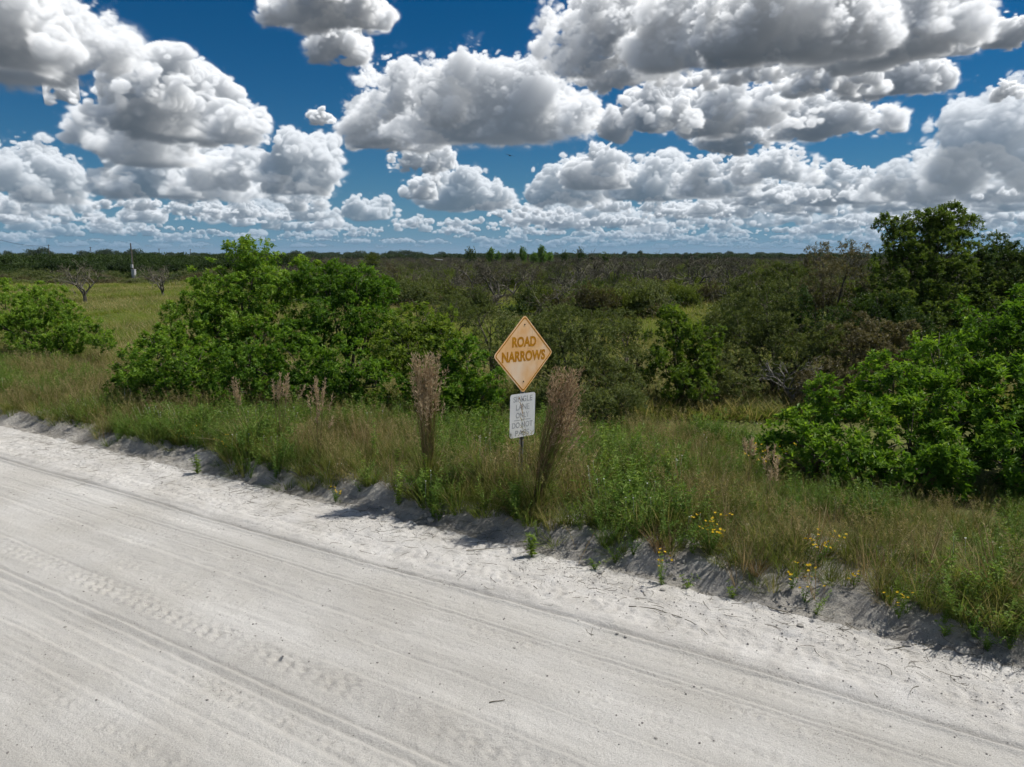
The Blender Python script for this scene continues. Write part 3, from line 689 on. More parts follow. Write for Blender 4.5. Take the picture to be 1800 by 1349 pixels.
# ================================================================ the sign
def rounded_outline(corners, rad, n=6):
    c = np.array(corners, float); m = len(c); out = []
    for i in range(m):
        a, b, d = c[i - 1], c[i], c[(i + 1) % m]; u, v = unit(a - b), unit(d - b)
        half = math.acos(np.clip(u @ v, -1, 1)) / 2; k = rad / math.tan(half); cen = b + unit(u + v) * rad / math.sin(half)
        p, q = b + u * k - cen, b + v * k - cen; a0, a1 = math.atan2(p[1], p[0]), math.atan2(q[1], q[0]); da = (a1 - a0 + math.pi) % (2 * math.pi) - math.pi
        out += [cen + rad * np.array([math.cos(a0 + da * x), math.sin(a0 + da * x)]) for x in np.linspace(0, 1, n)]
    return np.array(out)
def plate_mesh(name, outline, th):
    n = len(outline); c = outline.mean(0)
    v = [(x, -th / 2, z) for x, z in outline] + [(x, th / 2, z) for x, z in outline] + [(c[0], -th / 2, c[1]), (c[0], th / 2, c[1])]
    i = np.arange(n); j = (i + 1) % n
    return build_mesh(name, np.array(v), np.stack([i, j, j + n, i + n], 1), np.concatenate([np.stack([j, i, 0 * i + 2 * n], 1), np.stack([i + n, j + n, 0 * i + 2 * n + 1], 1)]))
def ring_mesh(name, o1, o2, y):
    n = len(o1); v = np.array([(x, y, z) for x, z in o1] + [(x, y, z) for x, z in o2]); i = np.arange(n); j = (i + 1) % n
    return build_mesh(name, v, np.stack([i, j, j + n, i + n], 1))
def word_mesh(text, height, width, y, bold=0.0, shear=0):
    cu = bpy.data.curves.new('lettering', 'FONT'); cu.body = text; cu.size = 1.0; cu.align_x = 'CENTER'; cu.offset = bold; cu.fill_mode = 'FRONT'; cu.resolution_u = 6
    ob = bpy.data.objects.new('lettering_source', cu); COL.objects.link(ob)
    dg = bpy.context.evaluated_depsgraph_get(); me = bpy.data.meshes.new_from_object(ob.evaluated_get(dg))
    bpy.data.objects.remove(ob); me.name = 'lettering'
    co = np.empty(len(me.vertices) * 3, np.float32); me.vertices.foreach_get('co', co); co = co.reshape(-1, 3)
    lo, hi = co[:, :2].min(0), co[:, :2].max(0)
    xy = (co[:, :2] - (lo + hi) / 2) / (hi - lo) * [width, height]
    new = np.stack([xy[:, 0], np.full(len(xy), y), xy[:, 1]], 1).astype(np.float32)
    me.vertices.foreach_set('co', new.ravel()); me.materials.clear(); me.update()
    return me
def sign_face_mat(name, c1, c2, pale, pale_fac, rough=.45, streak=(.6, .5, .4)):
    m, N, L = new_mat(name)
    tc = N.new('ShaderNodeTexCoord')
    def nz(scale, det=5, vec=None):
        n = N.new('ShaderNodeTexNoise'); n.inputs['Scale'].default_value = scale; n.inputs['Detail'].default_value = det; L.new(vec or tc.outputs['Object'], n.inputs['Vector']); return n.outputs['Fac']
    r = ramp(N, [(.35, c1), (.68, c2)]); L.new(nz(5, 7), r.inputs[0])
    g = ramp(N, [(.45, (0, 0, 0)), (.75, (pale_fac,) * 3)]); L.new(nz(2.2, 3), g.inputs[0])
    mx = N.new('ShaderNodeMix'); mx.data_type = 'RGBA'; L.new(g.outputs[0], mx.inputs['Factor']); L.new(r.outputs[0], mx.inputs['A']); mx.inputs['B'].default_value = (*pale, 1)
    st = N.new('ShaderNodeMapping'); st.inputs['Scale'].default_value = (9, 9, .8); L.new(tc.outputs['Object'], st.inputs['Vector'])
    g2 = ramp(N, [(.58, (1, 1, 1)), (.78, streak)]); L.new(nz(2.5, 5, st.outputs[0]), g2.inputs[0])
    mu = N.new('ShaderNodeMix'); mu.data_type = 'RGBA'; mu.blend_type = 'MULTIPLY'; mu.inputs['Factor'].default_value = .25; L.new(mx.outputs['Result'], mu.inputs['A']); L.new(g2.outputs[0], mu.inputs['B'])
    p = N.new('ShaderNodeBsdfPrincipled'); p.inputs['Roughness'].default_value = rough; p.inputs['Specular IOR Level'].default_value = .4; L.new(mu.outputs['Result'], p.inputs['Base Color'])
    o = N.new('ShaderNodeOutputMaterial'); L.new(p.outputs[0], o.inputs['Surface'])
    return m
M_ORANGE = sign_face_mat('faded_orange_sheeting', (.88, .48, .19), (.95, .60, .31), (.97, .80, .64), .9)
M_MUSTARD = plain_mat('mustard_ink', [(.35, (.47, .185, .003)), (.7, (.62, .27, .006))], rough=.5, scale=14, bump=0)
M_SIGNWHITE = sign_face_mat('faded_white_sheeting', (.76, .76, .77), (.86, .86, .86), (.88, .87, .85), .4, .5, (.55, .5, .45))
M_INK = plain_mat('faded_ink', [(.30, (.34, .345, .37)), (.55, (.44, .445, .46)), (.75, (.62, .62, .62))], rough=.6, scale=16, bump=0)
M_ZINC = plain_mat('galvanised_steel', [(.3, (.20, .20, .20)), (.7, (.34, .34, .33))], rough=.5, scale=25, metal=.6, bump=.05)
M_BOLT = plain_mat('rusty_bolt', [(.3, (.035, .022, .016)), (.7, (.10, .06, .04))], rough=.7, scale=60)

def build_sign():
    D = 9.66
    dia = Vector(at(921, 623, D)); turn = Matrix.Rotation(R(40.5), 4, 'Z') @ Matrix.Rotation(R(1.6), 4, 'Y')
    up = turn @ Vector((0, 0, 1)); gz = float(ground_at(dia.x, dia.y)); k = (dia.z - gz) / up.z
    foot = np.array(dia - up * k)
    o = empty('road_sign', foot, label='faded orange diamond ROAD NARROWS sign above white plate on steel post', category='road sign')
    o.rotation_euler = turn.to_euler()
    h1, h2 = Vector((0, 0, k)), Vector((0, 0, k - .846))
    # hat-section post
    prof = np.array([(-.040, 0), (-.018, 0), (-.013, .030), (.013, .030), (.018, 0), (.040, 0), (.040, .004), (.021, .004), (.016, .034), (-.016, .034), (-.021, .004), (-.040, .004)])
    n = len(prof); zz = np.linspace(-.4, h1.z + .42, 40)
    v = np.array([(x, y + .008, z) for z in zz for x, y in prof]); i = np.arange(len(zz) * n).reshape(-1, n); j = np.roll(i, -1, 1)
    post = add('post', build_mesh('post', v, np.stack([i[:-1], j[:-1], j[1:], i[1:]], -1).reshape(-1, 4)), M_ZINC, o, (0, 0, 0))
    hole = Geo()
    for z in np.arange(.1, h1.z + .4, .0508): hole.tube([[0, .0375, z], [0, .0435, z]], [.0048, .0048], 6)
    S = .762 / math.sqrt(2)
    diamond = [(0, -S), (S, 0), (0, S), (-S, 0)]; sc = lambda f: [(x * f, z * f) for x, z in diamond]
    p1 = add('warning_plate', plate_mesh('warning_plate', rounded_outline(diamond, .048), .003), M_ORANGE, o, (h1.x, 0, h1.z), label='faded pinkish orange diamond plate')
    add('border', ring_mesh('border', rounded_outline(sc(.958), .038), rounded_outline(sc(.918), .030), -.0030), M_MUSTARD, p1)
    for txt, z, hh, w in (('ROAD', .171, .142, .435), ('NARROWS', -.024, .146, .785)):
        add('lettering', word_mesh(txt, hh, w, -.0028, .042), M_MUSTARD, p1, (0, 0, z), label='mustard capitals ' + txt)
    def bolts(par, zs):
        for z in zs:
            g = Geo(); g.tube([[0, -.001, z], [0, -.0065, z]], [.011, .011], 6); g.tube([[0, -.0065, z], [0, -.0095, z]], [.0075, .0045], 6)
            g.put([[.011 * math.cos(t), -.0066, z + .011 * math.sin(t)] for t in np.arange(6) * math.pi / 3], None, [[0, k, k + 1] for k in range(1, 5)])
            g.put([[.0045 * math.cos(t), -.0096, z + .0045 * math.sin(t)] for t in np.arange(6) * math.pi / 3], None, [[0, k, k + 1] for k in range(1, 5)])
            add('bolt', g.mesh('bolt'), M_BOLT, par)
    bolts(p1, (.405, -.375))
    w, h = .4572 / 2, .6096 / 2
    p2 = add('rectangular_plate', plate_mesh('rectangular_plate', rounded_outline([(-w, -h), (w, -h), (w, h), (-w, h)], .036), .003), M_SIGNWHITE, o, (h2.x, 0, h2.z), label='weathered white plate with worn grey capitals')
    for txt, z, ww in (('SINGLE', .232, .345), ('LANE', .118, .245), ('ONLY', .006, .245), ('DO NOT', -.130, .375), ('PASS', -.243, .255)):
        add('lettering', word_mesh(txt, .079, ww, -.0028, .012), M_INK, p2, (0, 0, z), label='worn grey capitals ' + txt)
    g = Geo(); g.box((0, -.0022, -.062), (.30, .0012, .0085)); add('rule_line', g.mesh('rule_line'), M_INK, p2)
    bolts(p2, (.225, -.235))
    return o, foot
SIGN, SIGN_FOOT = build_sign()

# ================================================================ near bushes
def BS(name, label, rows, m, seed, kind='pepper', **kw):
    if kind == 'pepper': kw['density'] = kw.get('density', 1.0) * 1.5
    return shrub(name, label, px_lobes(rows), m, seed, kind, **kw)
PEP = 'pepper bushes along the verge'
BS('pepper_bush', 'tallest bright green leafy bush of the thicket, its crest breaking the horizon', [(428, 448, 32, 17.4), (450, 462, 40, 17.4), (405, 520, 66, 17), (352, 555, 58, 16.6), (462, 535, 74, 17.3), (503, 492, 50, 17.8), (380, 600, 60, 16.4), (455, 600, 60, 16.4)], M_PEPPER, 101, group=PEP)
BS('pepper_bush', 'broad rounded green bush on the sign side of the tallest thicket bush', [(570, 505, 52, 17.4), (632, 516, 54, 17.2), (590, 580, 72, 16.6), (655, 585, 52, 16.6), (540, 590, 50, 16.4), (665, 510, 30, 17.6), (605, 492, 34, 17.7)], M_PEPPER, 102, group=PEP)
BS('pepper_bush', 'paler yellowish green bush at the thicket end, above the tan bunchgrass', [(735, 565, 48, 15.8), (770, 592, 38, 15.5), (715, 620, 62, 15.3), (785, 650, 52, 15), (690, 640, 44, 15.2)], M_PEPPER2, 103, group=PEP)
BS('pepper_bush', 'deep green bush between the tan bunchgrass and the sign', [(822, 640, 46, 14.4), (850, 700, 44, 14), (795, 700, 52, 14.2), (760, 680, 48, 14.4), (830, 730, 40, 13.8)], M_PEPPER, 104, group=PEP)
BS('pepper_bush', 'low sprawling green bush at the thicket foot, farthest from the sign', [(285, 642, 62, 15.4), (228, 662, 40, 15.2), (345, 655, 64, 15), (292, 598, 40, 16), (270, 680, 44, 14.9)], M_PEPPER, 105, group=PEP)
BS('pepper_bush', 'low bright green bush fronting the middle of the thicket, behind the slim tan plumes', [(440, 645, 64, 15), (525, 648, 60, 14.8), (600, 655, 58, 14.6), (660, 680, 50, 14.4), (400, 690, 44, 14.6), (560, 690, 44, 14.4), (490, 690, 40, 14.4)], M_PEPPER, 106, group=PEP)
BS('pepper_bush', 'dark leafy bush cut by the frame edge beside the open pasture', [(10, 545, 58, 22.5), (82, 548, 50, 22.4), (138, 582, 40, 22), (182, 598, 24, 21.8), (60, 585, 54, 21.8), (-60, 555, 64, 22.5), (115, 610, 30, 21.6)], M_PEPPER, 107, group=PEP)
BS('pepper_bush', 'bright low bush nosing into the verge grass beside the yellow flowers', [(1398, 775, 56, 10.9), (1475, 718, 62, 11.4), (1490, 795, 62, 10.4), (1440, 810, 44, 10.3), (1350, 790, 28, 10.9)], M_PEPPER, 108, group=PEP, leaf=1.2)
BS('pepper_bush', 'large glossy bright green bush in the middle of the bank under the umbrella tree', [(1570, 690, 72, 11.5), (1600, 780, 82, 10.5), (1665, 645, 78, 12), (1690, 740, 96, 10.7), (1640, 825, 62, 10.0), (1555, 830, 48, 10)], M_PEPPER, 109, group=PEP, leaf=1.2)
BS('pepper_bush', 'tall bright green bush running out of the frame beside the road bank', [(1775, 602, 88, 12), (1800, 720, 108, 10.9), (1760, 815, 74, 10.0), (1890, 600, 110, 11.5), (1900, 780, 120, 10.3), (1820, 545, 54, 12.4)], M_PEPPER, 110, group=PEP, leaf=1.2)
BS('pepper_bush', 'upright mid-green bush standing alone beyond the reddish bunchgrass', [(1190, 590, 44, 16.6), (1168, 642, 42, 16.3), (1222, 640, 46, 16.3), (1240, 600, 30, 16.6), (1200, 675, 44, 16), (1180, 556, 26, 16.9)], M_PEPPER2, 111, group=PEP)
UMB = 'trees behind the large bushes'
BS('umbrella_tree', 'tall tree with a flat umbrella top against the clouds', [(1640, 388, 34, 20.4), (1702, 402, 26, 20.4), (1668, 372, 22, 20.6), (1606, 392, 24, 20.4), (1556, 396, 20, 20.4), (1580, 412, 22, 20.4), (1595, 430, 36, 20.4), (1650, 420, 34, 20.4), (1590, 455, 44, 20.2), (1655, 450, 54, 20.2), (1600, 505, 60, 19.8), (1680, 520, 70, 19.8), (1545, 545, 56, 19.4), (1620, 580, 70, 19.2)], M_UMBRELLA, 112, group=UMB, cat='tree', density=1.15)
BS('pepper_tree', 'rounded dark tree at the frame edge beside the umbrella tree', [(1752, 440, 36, 20.4), (1735, 480, 50, 20.2), (1790, 470, 40, 20.2), (1760, 530, 66, 19.8), (1830, 530, 70, 19.8), (1720, 580, 60, 19.2)], M_DARK, 113, group=UMB, cat='tree')
BS('myrtle_shrub', 'tall brownish half-bare shrub next to the umbrella tree on its field side', [(1440, 452, 30, 20.2), (1490, 458, 40, 20.4), (1458, 505, 50, 20), (1500, 535, 52, 20), (1430, 530, 36, 20), (1480, 590, 60, 19.4)], M_BROWN, 114, 'thin', cat='bush', density=1.1, leaf=1.2)
BS('myrtle_shrub', 'dark olive shrub in the shade behind the bright verge bush', [(1345, 535, 52, 18.4), (1300, 590, 46, 18), (1372, 600, 62, 17.6), (1400, 645, 56, 17), (1320, 650, 48, 17.2), (1450, 610, 52, 17.4)], M_OLIVE, 115, 'myrtle', cat='bush', leaf=1.15)
BS('myrtle_shrub', 'dull reddish olive shrub directly behind the large glossy bush', [(1500, 625, 62, 16.6), (1545, 600, 54, 17), (1480, 680, 58, 15.6), (1430, 690, 40, 15.8), (1580, 620, 48, 16.8)], M_BROWN, 116, 'myrtle', cat='bush', leaf=1.15)
BS('myrtle_shrub', 'grey-olive fine-leaved shrub rising behind the diamond sign', [(985, 600, 74, 16.4), (925, 612, 58, 16), (1050, 618, 66, 16.4), (1030, 690, 74, 15.4), (960, 690, 64, 15.2), (1080, 680, 50, 15.6)], M_OLIVE, 117, 'myrtle', cat='bush', leaf=1.1, density=.95)
BS('myrtle_shrub', 'low olive shrub crouched at the reddish bunchgrass on its field side', [(1045, 735, 50, 13.6), (1000, 745, 40, 13.4), (1095, 715, 40, 14)], M_OLIVE, 118, 'myrtle', cat='bush')
BS('myrtle_shrub', 'dense dark shrub joining the umbrella tree to the dull reddish one', [(1560, 560, 56, 18.6), (1500, 580, 50, 18.4), (1420, 570, 46, 18.8), (1390, 540, 40, 19.2), (1600, 600, 60, 17.8)], M_DARK, 120, 'myrtle', cat='bush', leaf=1.2)
BS('myrtle_shrub', 'olive shrub in the field just past the lone upright green bush', [(1275, 575, 36, 20.5), (1300, 545, 34, 21), (1260, 610, 40, 20)], M_OLIVE, 121, 'myrtle', cat='bush', leaf=1.2)
BS('myrtle_shrub', 'twiggy olive shrub between the grey-olive one and the lone upright bush', [(1105, 592, 38, 19.5), (1085, 572, 30, 20), (1125, 640, 40, 18.4), (1110, 680, 38, 17)], M_OLIVE, 122, 'myrtle', cat='bush', leaf=1.25, density=.8)
BS('myrtle_shrub', 'shadowed olive shrub closing the gap past the lone upright bush', [(1262, 645, 42, 17), (1295, 675, 42, 16.4), (1250, 690, 34, 16)], M_OLIVE, 123, 'myrtle', cat='bush', leaf=1.2)
BS('myrtle_shrub', 'low grey shrub just above the diamond sign shoulder', [(1010, 562, 40, 24), (965, 566, 34, 24), (1055, 568, 36, 24)], M_OLIVE, 124, 'thin', cat='bush', leaf=1.4)
BS('myrtle_shrub', 'olive shrub rising behind the pale thicket end', [(800, 548, 34, 26), (765, 545, 30, 27), (825, 565, 28, 25)], M_OLIVE, 125, 'thin', cat='bush', leaf=1.4)
BS('myrtle_shrub', 'grey-olive shrub beyond the dark shrubs, under the brownish half-bare one', [(1335, 500, 36, 28), (1390, 492, 40, 27), (1300, 515, 30, 28), (1370, 525, 40, 26)], M_OLIVE, 126, 'myrtle', cat='bush', leaf=1.6, density=.8)
BS('myrtle_shrub', 'sparse grey-green shrub between the thicket and the diamond sign', [(862, 590, 40, 18.6), (840, 560, 28, 19), (900, 575, 30, 18.8), (870, 640, 40, 17.6)], M_OLIVE, 119, 'thin', cat='bush', leaf=1.2)

# ================================================================ the field: bare citrus, scrub, grass
def put_tree(name, meshes, mats, loc, rz, sc, label, cat, group):
    o = empty(name, loc, label=label, category=cat, group=group); o.rotation_euler.z = rz; o.scale = (sc,) * 3 if np.isscalar(sc) else sc
    for nm, me, ma in zip(('trunk', 'crown'), meshes, mats): add(nm, me, ma, o)
    return o
DEAD = [dead_tree_meshes(200 + i, 2.7, 1.3, (.12, .2, .4, .6, .3, .8)[i], 5) for i in range(6)]
r4 = np.random.default_rng(44)
near_dead = [ # column, row of the foot, size, kind, label
    (150, 533, 1.0, 0, 'bare forked citrus tree in the pasture beside the dark frame-edge bush'),
    (287, 526, .85, 1, 'leafless tangle-branched citrus tree between the white utility box and the thicket'),
    (872, 537, 1.05, 2, 'twiggy citrus tree standing in bright grass straight beyond the thicket end'),
    (1002, 524, 1.05, 1, 'leafless citrus tree in the field above the diamond sign tip'),
    (1077, 522, 1.15, 3, 'wide low-branched citrus tree in the field, second past the sign'),
    (1149, 535, 1.1, 4, 'dark upright citrus skeleton above the lone upright green bush'),
    (929, 515, .9, 0, 'small single-stemmed bare citrus tree in the field just short of the sign tip'),
    (830, 509, .95, 1, 'thin dark bare citrus tree deep in the field beyond the thicket end'),
    (1029, 519, 1.25, 0, 'tall bare citrus tree with arching limbs in the field centre'),
    (1225, 528, 1.15, 5, 'half-leafed citrus tree before the brownish half-bare shrub'),
    (1290, 520, 1.1, 3, 'grey twiggy citrus tree beside the dark olive shrub top')]
taken = []
for x, y, sc, k, lab in near_dead:
    p = on_ground(x, y); taken.append(p[:2]); p[2] = float(ground_at(p[0], p[1]))
    put_tree('bare_citrus_tree', DEAD[k], (M_DEAD, M_TWIG), p, r4.uniform(0, 6.28), sc * 1.3, lab, 'tree', 'bare citrus trees in the field')
# the rest of the old orchard, still roughly in rows
rows = []
for i in range(-40, 60):
    for j in range(0, 60):
        x = -30 + i * 4.6 + j * 1.3; y = 40 + j * 5.4
        x += r4.normal(0, .9); y += r4.normal(0, 1.0)
        if abs(x) > y * .80 + 6 or r4.random() < (.25 if y < 130 else .55): continue
        if x < -.27 * y - 6: continue                                     # the pasture on the left
        if x < -.1 * y and y < 48: continue
        if min(np.hypot(x - q[0], y - q[1]) for q in taken) < 2.6: continue
        rows.append((math.hypot(x, y), x, y))
rows.sort(); rows = np.array(rows)
NEAR_N = 150
for i, (d, x, y) in enumerate(rows[:NEAR_N]):
    k = int(r4.integers(6))
    put_tree('bare_citrus_tree', DEAD[k], (M_DEAD, M_TWIG), (x, y, float(ground_at(x, y))), r4.uniform(0, 6.28), r4.uniform(.7, 1.12), 'bare grey citrus tree among many in the old orchard rows beyond the sign', 'tree', 'old orchard rows of bare citrus')
joined = []
for i, (a, b) in enumerate(DEAD):
    pass
far_rows = rows[NEAR_N:]
def merged(a, b, name):
    """trunk and crown of one kind in a single mesh, for the far mass"""
    va = np.empty(len(a.vertices) * 3, np.float32); a.vertices.foreach_get('co', va); vb = np.empty(len(b.vertices) * 3, np.float32); b.vertices.foreach_get('co', vb)
    def polys(m):
        li = np.empty(len(m.loops), np.int32); m.loops.foreach_get('vertex_index', li); return li.reshape(-1, 4)
    return build_mesh(name, np.concatenate([va.reshape(-1, 3), vb.reshape(-1, 3)]), np.concatenate([polys(a), polys(b) + len(a.vertices)]), None, {'tint': np.full((len(va) + len(vb)) // 3, .5)})
DEADM = [merged(a, b, 'bare_tree') for a, b in DEAD]
scatter('far_orchard', [(m, M_TWIG) for m in DEADM], np.stack([far_rows[:, 1], far_rows[:, 2], ground_at(far_rows[:, 1], far_rows[:, 2])], 1), r4.uniform(0, 6.28, len(far_rows)), r4.uniform(.75, 1.15, len(far_rows)), r4.integers(0, 6, len(far_rows)), 'far rows of bare citrus merging into brown scrub', 'orchard')
# scrub bushes between the trees: a loose olive mass
SCRUB = [ball_crown_mesh('scrub', 300 + i, .95, .62, 420, .10, 7) for i in range(5)]
n = 6400; yy = 27 * np.exp(r4.random(n) * math.log(330 / 27)); xx = r4.uniform(-.27, .80, n) * yy + r4.normal(0, 2, n)
cov = fbm2(xx, yy, 9, 3, 7); keep = r4.random(n) < np.where(yy < 90, sstep(.16, -.36, cov) * (.8 + .2 * sstep(45, 95, yy)), 1); keep &= (yy > 38) | (xx > .30 * yy); xx, yy = xx[keep], yy[keep]; n = len(xx)
k_ = r4.choice(5, n, p=[.24, .20, .15, .07, .34])
scatter('field_scrub', [(m, ma) for m, ma in zip(SCRUB, (M_OLIVE, M_OLIVE, M_BROWN, M_DARK, M_SCRUBG))], np.stack([xx, yy, ground_at(xx, yy) - .1], 1), r4.uniform(0, 6.28, n), np.stack([r4.uniform(.6, 1.6, n), r4.uniform(.6, 1.6, n), r4.uniform(.5, 1.75, n)], 1), k_, 'olive and brown scrub filling the orchard between bare trees', 'scrub')
# grass of the field
TUF = [tuft_mesh('field_tuft', 320 + i, [dict(n=46, h=.62, spread=.6, width=.022, curve=.7, tint=(.1, .7), segs=2, base_r=.35), dict(n=12, h=.85, spread=.4, width=.012, curve=.4, tint=(.6, 1), segs=2, base_r=.35)]) for i in range(4)]
n = 30000; yy = 15 * np.exp(r4.random(n) ** .85 * math.log(210 / 15)); xx = r4.uniform(-.86, .82, n) * yy
s_, t_ = xy_st(xx, yy); keep = (t_ > 12.5) & ((xx > -.42 * yy - 5) | (yy < 100)); xx, yy = xx[keep], yy[keep]; n = len(xx)
k_ = r4.integers(0, 4, n) + 4 * (fbm2(xx, yy, 7, 3, 33) + .35 * sstep(.3, .8, -xx / yy) + r4.normal(0, .15, n) > .18)
scatter('field_grass', [(m, M_FIELD) for m in TUF] + [(m.copy(), M_GRASS) for m in TUF], np.stack([xx, yy, ground_at(xx, yy) - .03], 1), r4.uniform(0, 6.28, n), np.stack([r4.uniform(.8, 1.5, n) * (1 + yy / 160), r4.uniform(.8, 1.5, n) * (1 + yy / 160), r4.uniform(.5, 1.15, n) * (.75 + .4 * noise2(xx, yy, 6, 3))], 1), k_, 'rank green grass of the old field', 'grass')

# ---------------------------------------------------------------- the dark grove on the left, far tree lines
GROVE = [ball_crown_mesh('crown', 340 + i, 2.5, 1.55, 1500, .20, 6, -.8) for i in range(3)]
def short_trunk(h, rad):
    g = Geo(); g.tube([[0, 0, -.1], [.03, 0, h * .5], [0, .04, h]], [rad, rad * .8, rad * .6], 7); 
    for i in range(4): g.tube([[0, 0, h * .8], [math.cos(i * 1.6) * h * .5, math.sin(i * 1.6) * h * .5, h * 1.5]], [rad * .55, rad * .25], 5)
    return g.mesh('trunk', True)
TRK = short_trunk(1.0, .12)
cnt = 0; extra = []
for row in range(9):
    y0 = 104 + row * 7.0
    for x in np.arange(-110 - row * 6, -.40 * y0 + row * 2.5, 4.4):
        px = x + r4.normal(0, .5); py = y0 + r4.normal(0, .6) + .06 * (x + 60)
        if abs(px) > .86 * py: continue
        sc = (r4.uniform(.85, 1.1), r4.uniform(.85, 1.1), r4.uniform(.80, 1.0) * (1.12 if row == 0 else 1.3))
        if row < 2:
            put_tree('grove_tree', (TRK, GROVE[int(r4.integers(3))]), (M_BARK, M_GROVE), (px, py, 0), r4.uniform(0, 6.28), sc, 'dark dense citrus tree in the front rows of the grove behind the utility pole', 'tree', 'front rows of the dark citrus grove')
        else: extra.append((px, py, *sc))
extra = np.array(extra)
scatter('grove_wood', [(m, M_GROVE) for m in GROVE], np.stack([extra[:, 0], extra[:, 1], 0 * extra[:, 0]], 1), r4.uniform(0, 6.28, len(extra)), extra[:, 2:5], r4.integers(0, 3, len(extra)), 'dark citrus grove stretching back to the horizon', 'grove')
n = 420; yy = r4.uniform(84, 101, n); xx = r4.uniform(-.85, -.24, n) * yy
scatter('pasture_brush', [(m, ma) for m, ma in zip(SCRUB, (M_OLIVE, M_OLIVE, M_BROWN, M_GROVE))], np.stack([xx, yy, ground_at(xx, yy) - .1], 1), r4.uniform(0, 6.28, n), np.stack([r4.uniform(.8, 1.8, n), r4.uniform(.8, 1.8, n), r4.uniform(.5, 1.3, n) * (.5 + .7 * sstep(84, 98, yy))], 1), r4.integers(0, 4, n), 'low grey-green brush at the foot of the dark grove', 'brush')
# the long dark band of living grove across the middle distance and the woods on the horizon
FARC = [ball_crown_mesh('far_crown', 350 + i, 3.0, 2.0, 420, .42, 5) for i in range(3)]
P_ = []
for d, hgt, step in ((330, .95, 4.5), (350, 1.0, 5), (385, 1.0, 6), (430, 1.0, 7), (500, 1.05, 9)):
    for x in np.arange(-.42 * d if d > 340 else -.30 * d, .86 * d, step): P_.append((x + r4.normal(0, 1), d + r4.normal(0, 4), r4.uniform(.9, 1.25), hgt * r4.uniform(.80, 1.05)))
for d, base, step in ((900, 1.2, 11), (1250, 1.5, 14)):
    for x in np.arange(-.9 * d, .9 * d, step):
        P_.append((x + r4.normal(0, 4), d + r4.normal(0, 20), r4.uniform(1.6, 2.6), base * r4.uniform(.9, 1.2) * (1 + .25 * noise2(x, 0 * x, 60, 9))))
P_ = np.array(P_)
scatter('far_woods', [(m, M_FAR) for m in FARC], np.stack([P_[:, 0], P_[:, 1], 0 * P_[:, 0]], 1), r4.uniform(0, 6.28, len(P_)), np.stack([P_[:, 2], P_[:, 2], P_[:, 3]], 1), r4.integers(0, 3, len(P_)), 'far dark band of grove and woods along the horizon', 'woods')
# groups of taller trees showing over the horizon
def far_trees(rows, d, label, group):
    ORD = 'first second third fourth fifth sixth seventh eighth ninth'.split()
    for i_, (x, top, wpx) in enumerate(sorted(rows)):
        p = at(x, 447, d); h = (450 - top) * d / FOCAL + 3.4; w = wpx * d / FOCAL / 2
        put_tree('horizon_tree', (TRK, FARC[int(r4.integers(3))]), (M_BARK, M_FAR), (p[0], p[1], 0), r4.uniform(0, 6.28), (w / 3.0, w / 3.0, h / 4.4), label % ORD[i_], 'tree', group)
far_trees([(15, 441, 16), (60, 437, 26), (74, 434, 24), (88, 440, 20)], 700, '%s rounded tree along the far clump under the cable, counting from the frame edge', 'clump of far trees near the cable')
far_trees([(150, 441, 26), (178, 437, 28), (190, 438, 20), (208, 440, 16), (238, 437, 28), (222, 442, 18)], 700, '%s rounded tree along the far clump behind the wooden pole, counting from the cable', 'clump of far trees behind the pole')
far_trees([(520, 441, 24), (545, 442, 26), (575, 444, 30), (612, 444, 18), (634, 441, 22), (688, 441, 32), (712, 440, 36), (735, 443, 22), (778, 443, 16)], 800, '%s dark horizon tree counting from the thicket crest towards the saplings', 'far trees past the thicket crest')
far_trees([(1098, 442, 10), (1112, 445, 18), (1125, 441, 12), (1232, 446, 40), (1258, 446, 36), (1284, 441, 14), (1332, 446, 16), (1380, 447, 30)], 800, '%s small horizon tree counting from the saplings towards the umbrella tree', 'far trees past the saplings')
SAPM = [ball_crown_mesh('crown', 360 + i, .95, 1.35, 330, .20, 6, -.6, 8) for i in range(3)]
sap = [(828, 438, 22, 470, 'dark round sapling first in the line of young trees', M_DARK), (863, 436, 18, 466, 'pair-topped young tree second in the sapling line', M_SAPLING), (875, 442, 14, 466, 'small young tree tucked against the pair-topped sapling', M_SAPLING),
       (897, 443, 20, 468, 'broad dark young tree before the tall slender sapling', M_DARK), (919, 434, 16, 466, 'tall slender sapling just ahead of the paired dark tree', M_SAPLING), (939, 444, 22, 466, 'pale bushy sapling in front of the paired dark tree', M_SAPLING),
       (953, 432, 20, 452, 'dark double-headed tree rising highest over the sapling line', M_DARK), (964, 443, 22, 466, 'pale bushy sapling just past the double-headed dark tree', M_SAPLING), (992, 443, 12, 464, 'slim sapling alone in the gap past the bushy ones', M_SAPLING),
       (1020, 438, 14, 464, 'taller slim sapling leaning towards the frame centre', M_SAPLING), (1062, 446, 22, 464, 'last low pale sapling of the line', M_SAPLING)]
for x, top, wpx, foot, lab, ma in sap:
    d = 185 + r4.uniform(-10, 10); p = at(x, 455, d); h = (447 - top) * d / FOCAL + 3.5; w = wpx * d / FOCAL / 2
    put_tree('young_tree', (TRK, SAPM[int(r4.integers(3))]), (M_BARK, ma), (p[0], p[1], 0), r4.uniform(0, 6.28), (w / 1.0, w / 1.0, h / 2.35), lab, 'tree', 'line of young trees beyond the field')

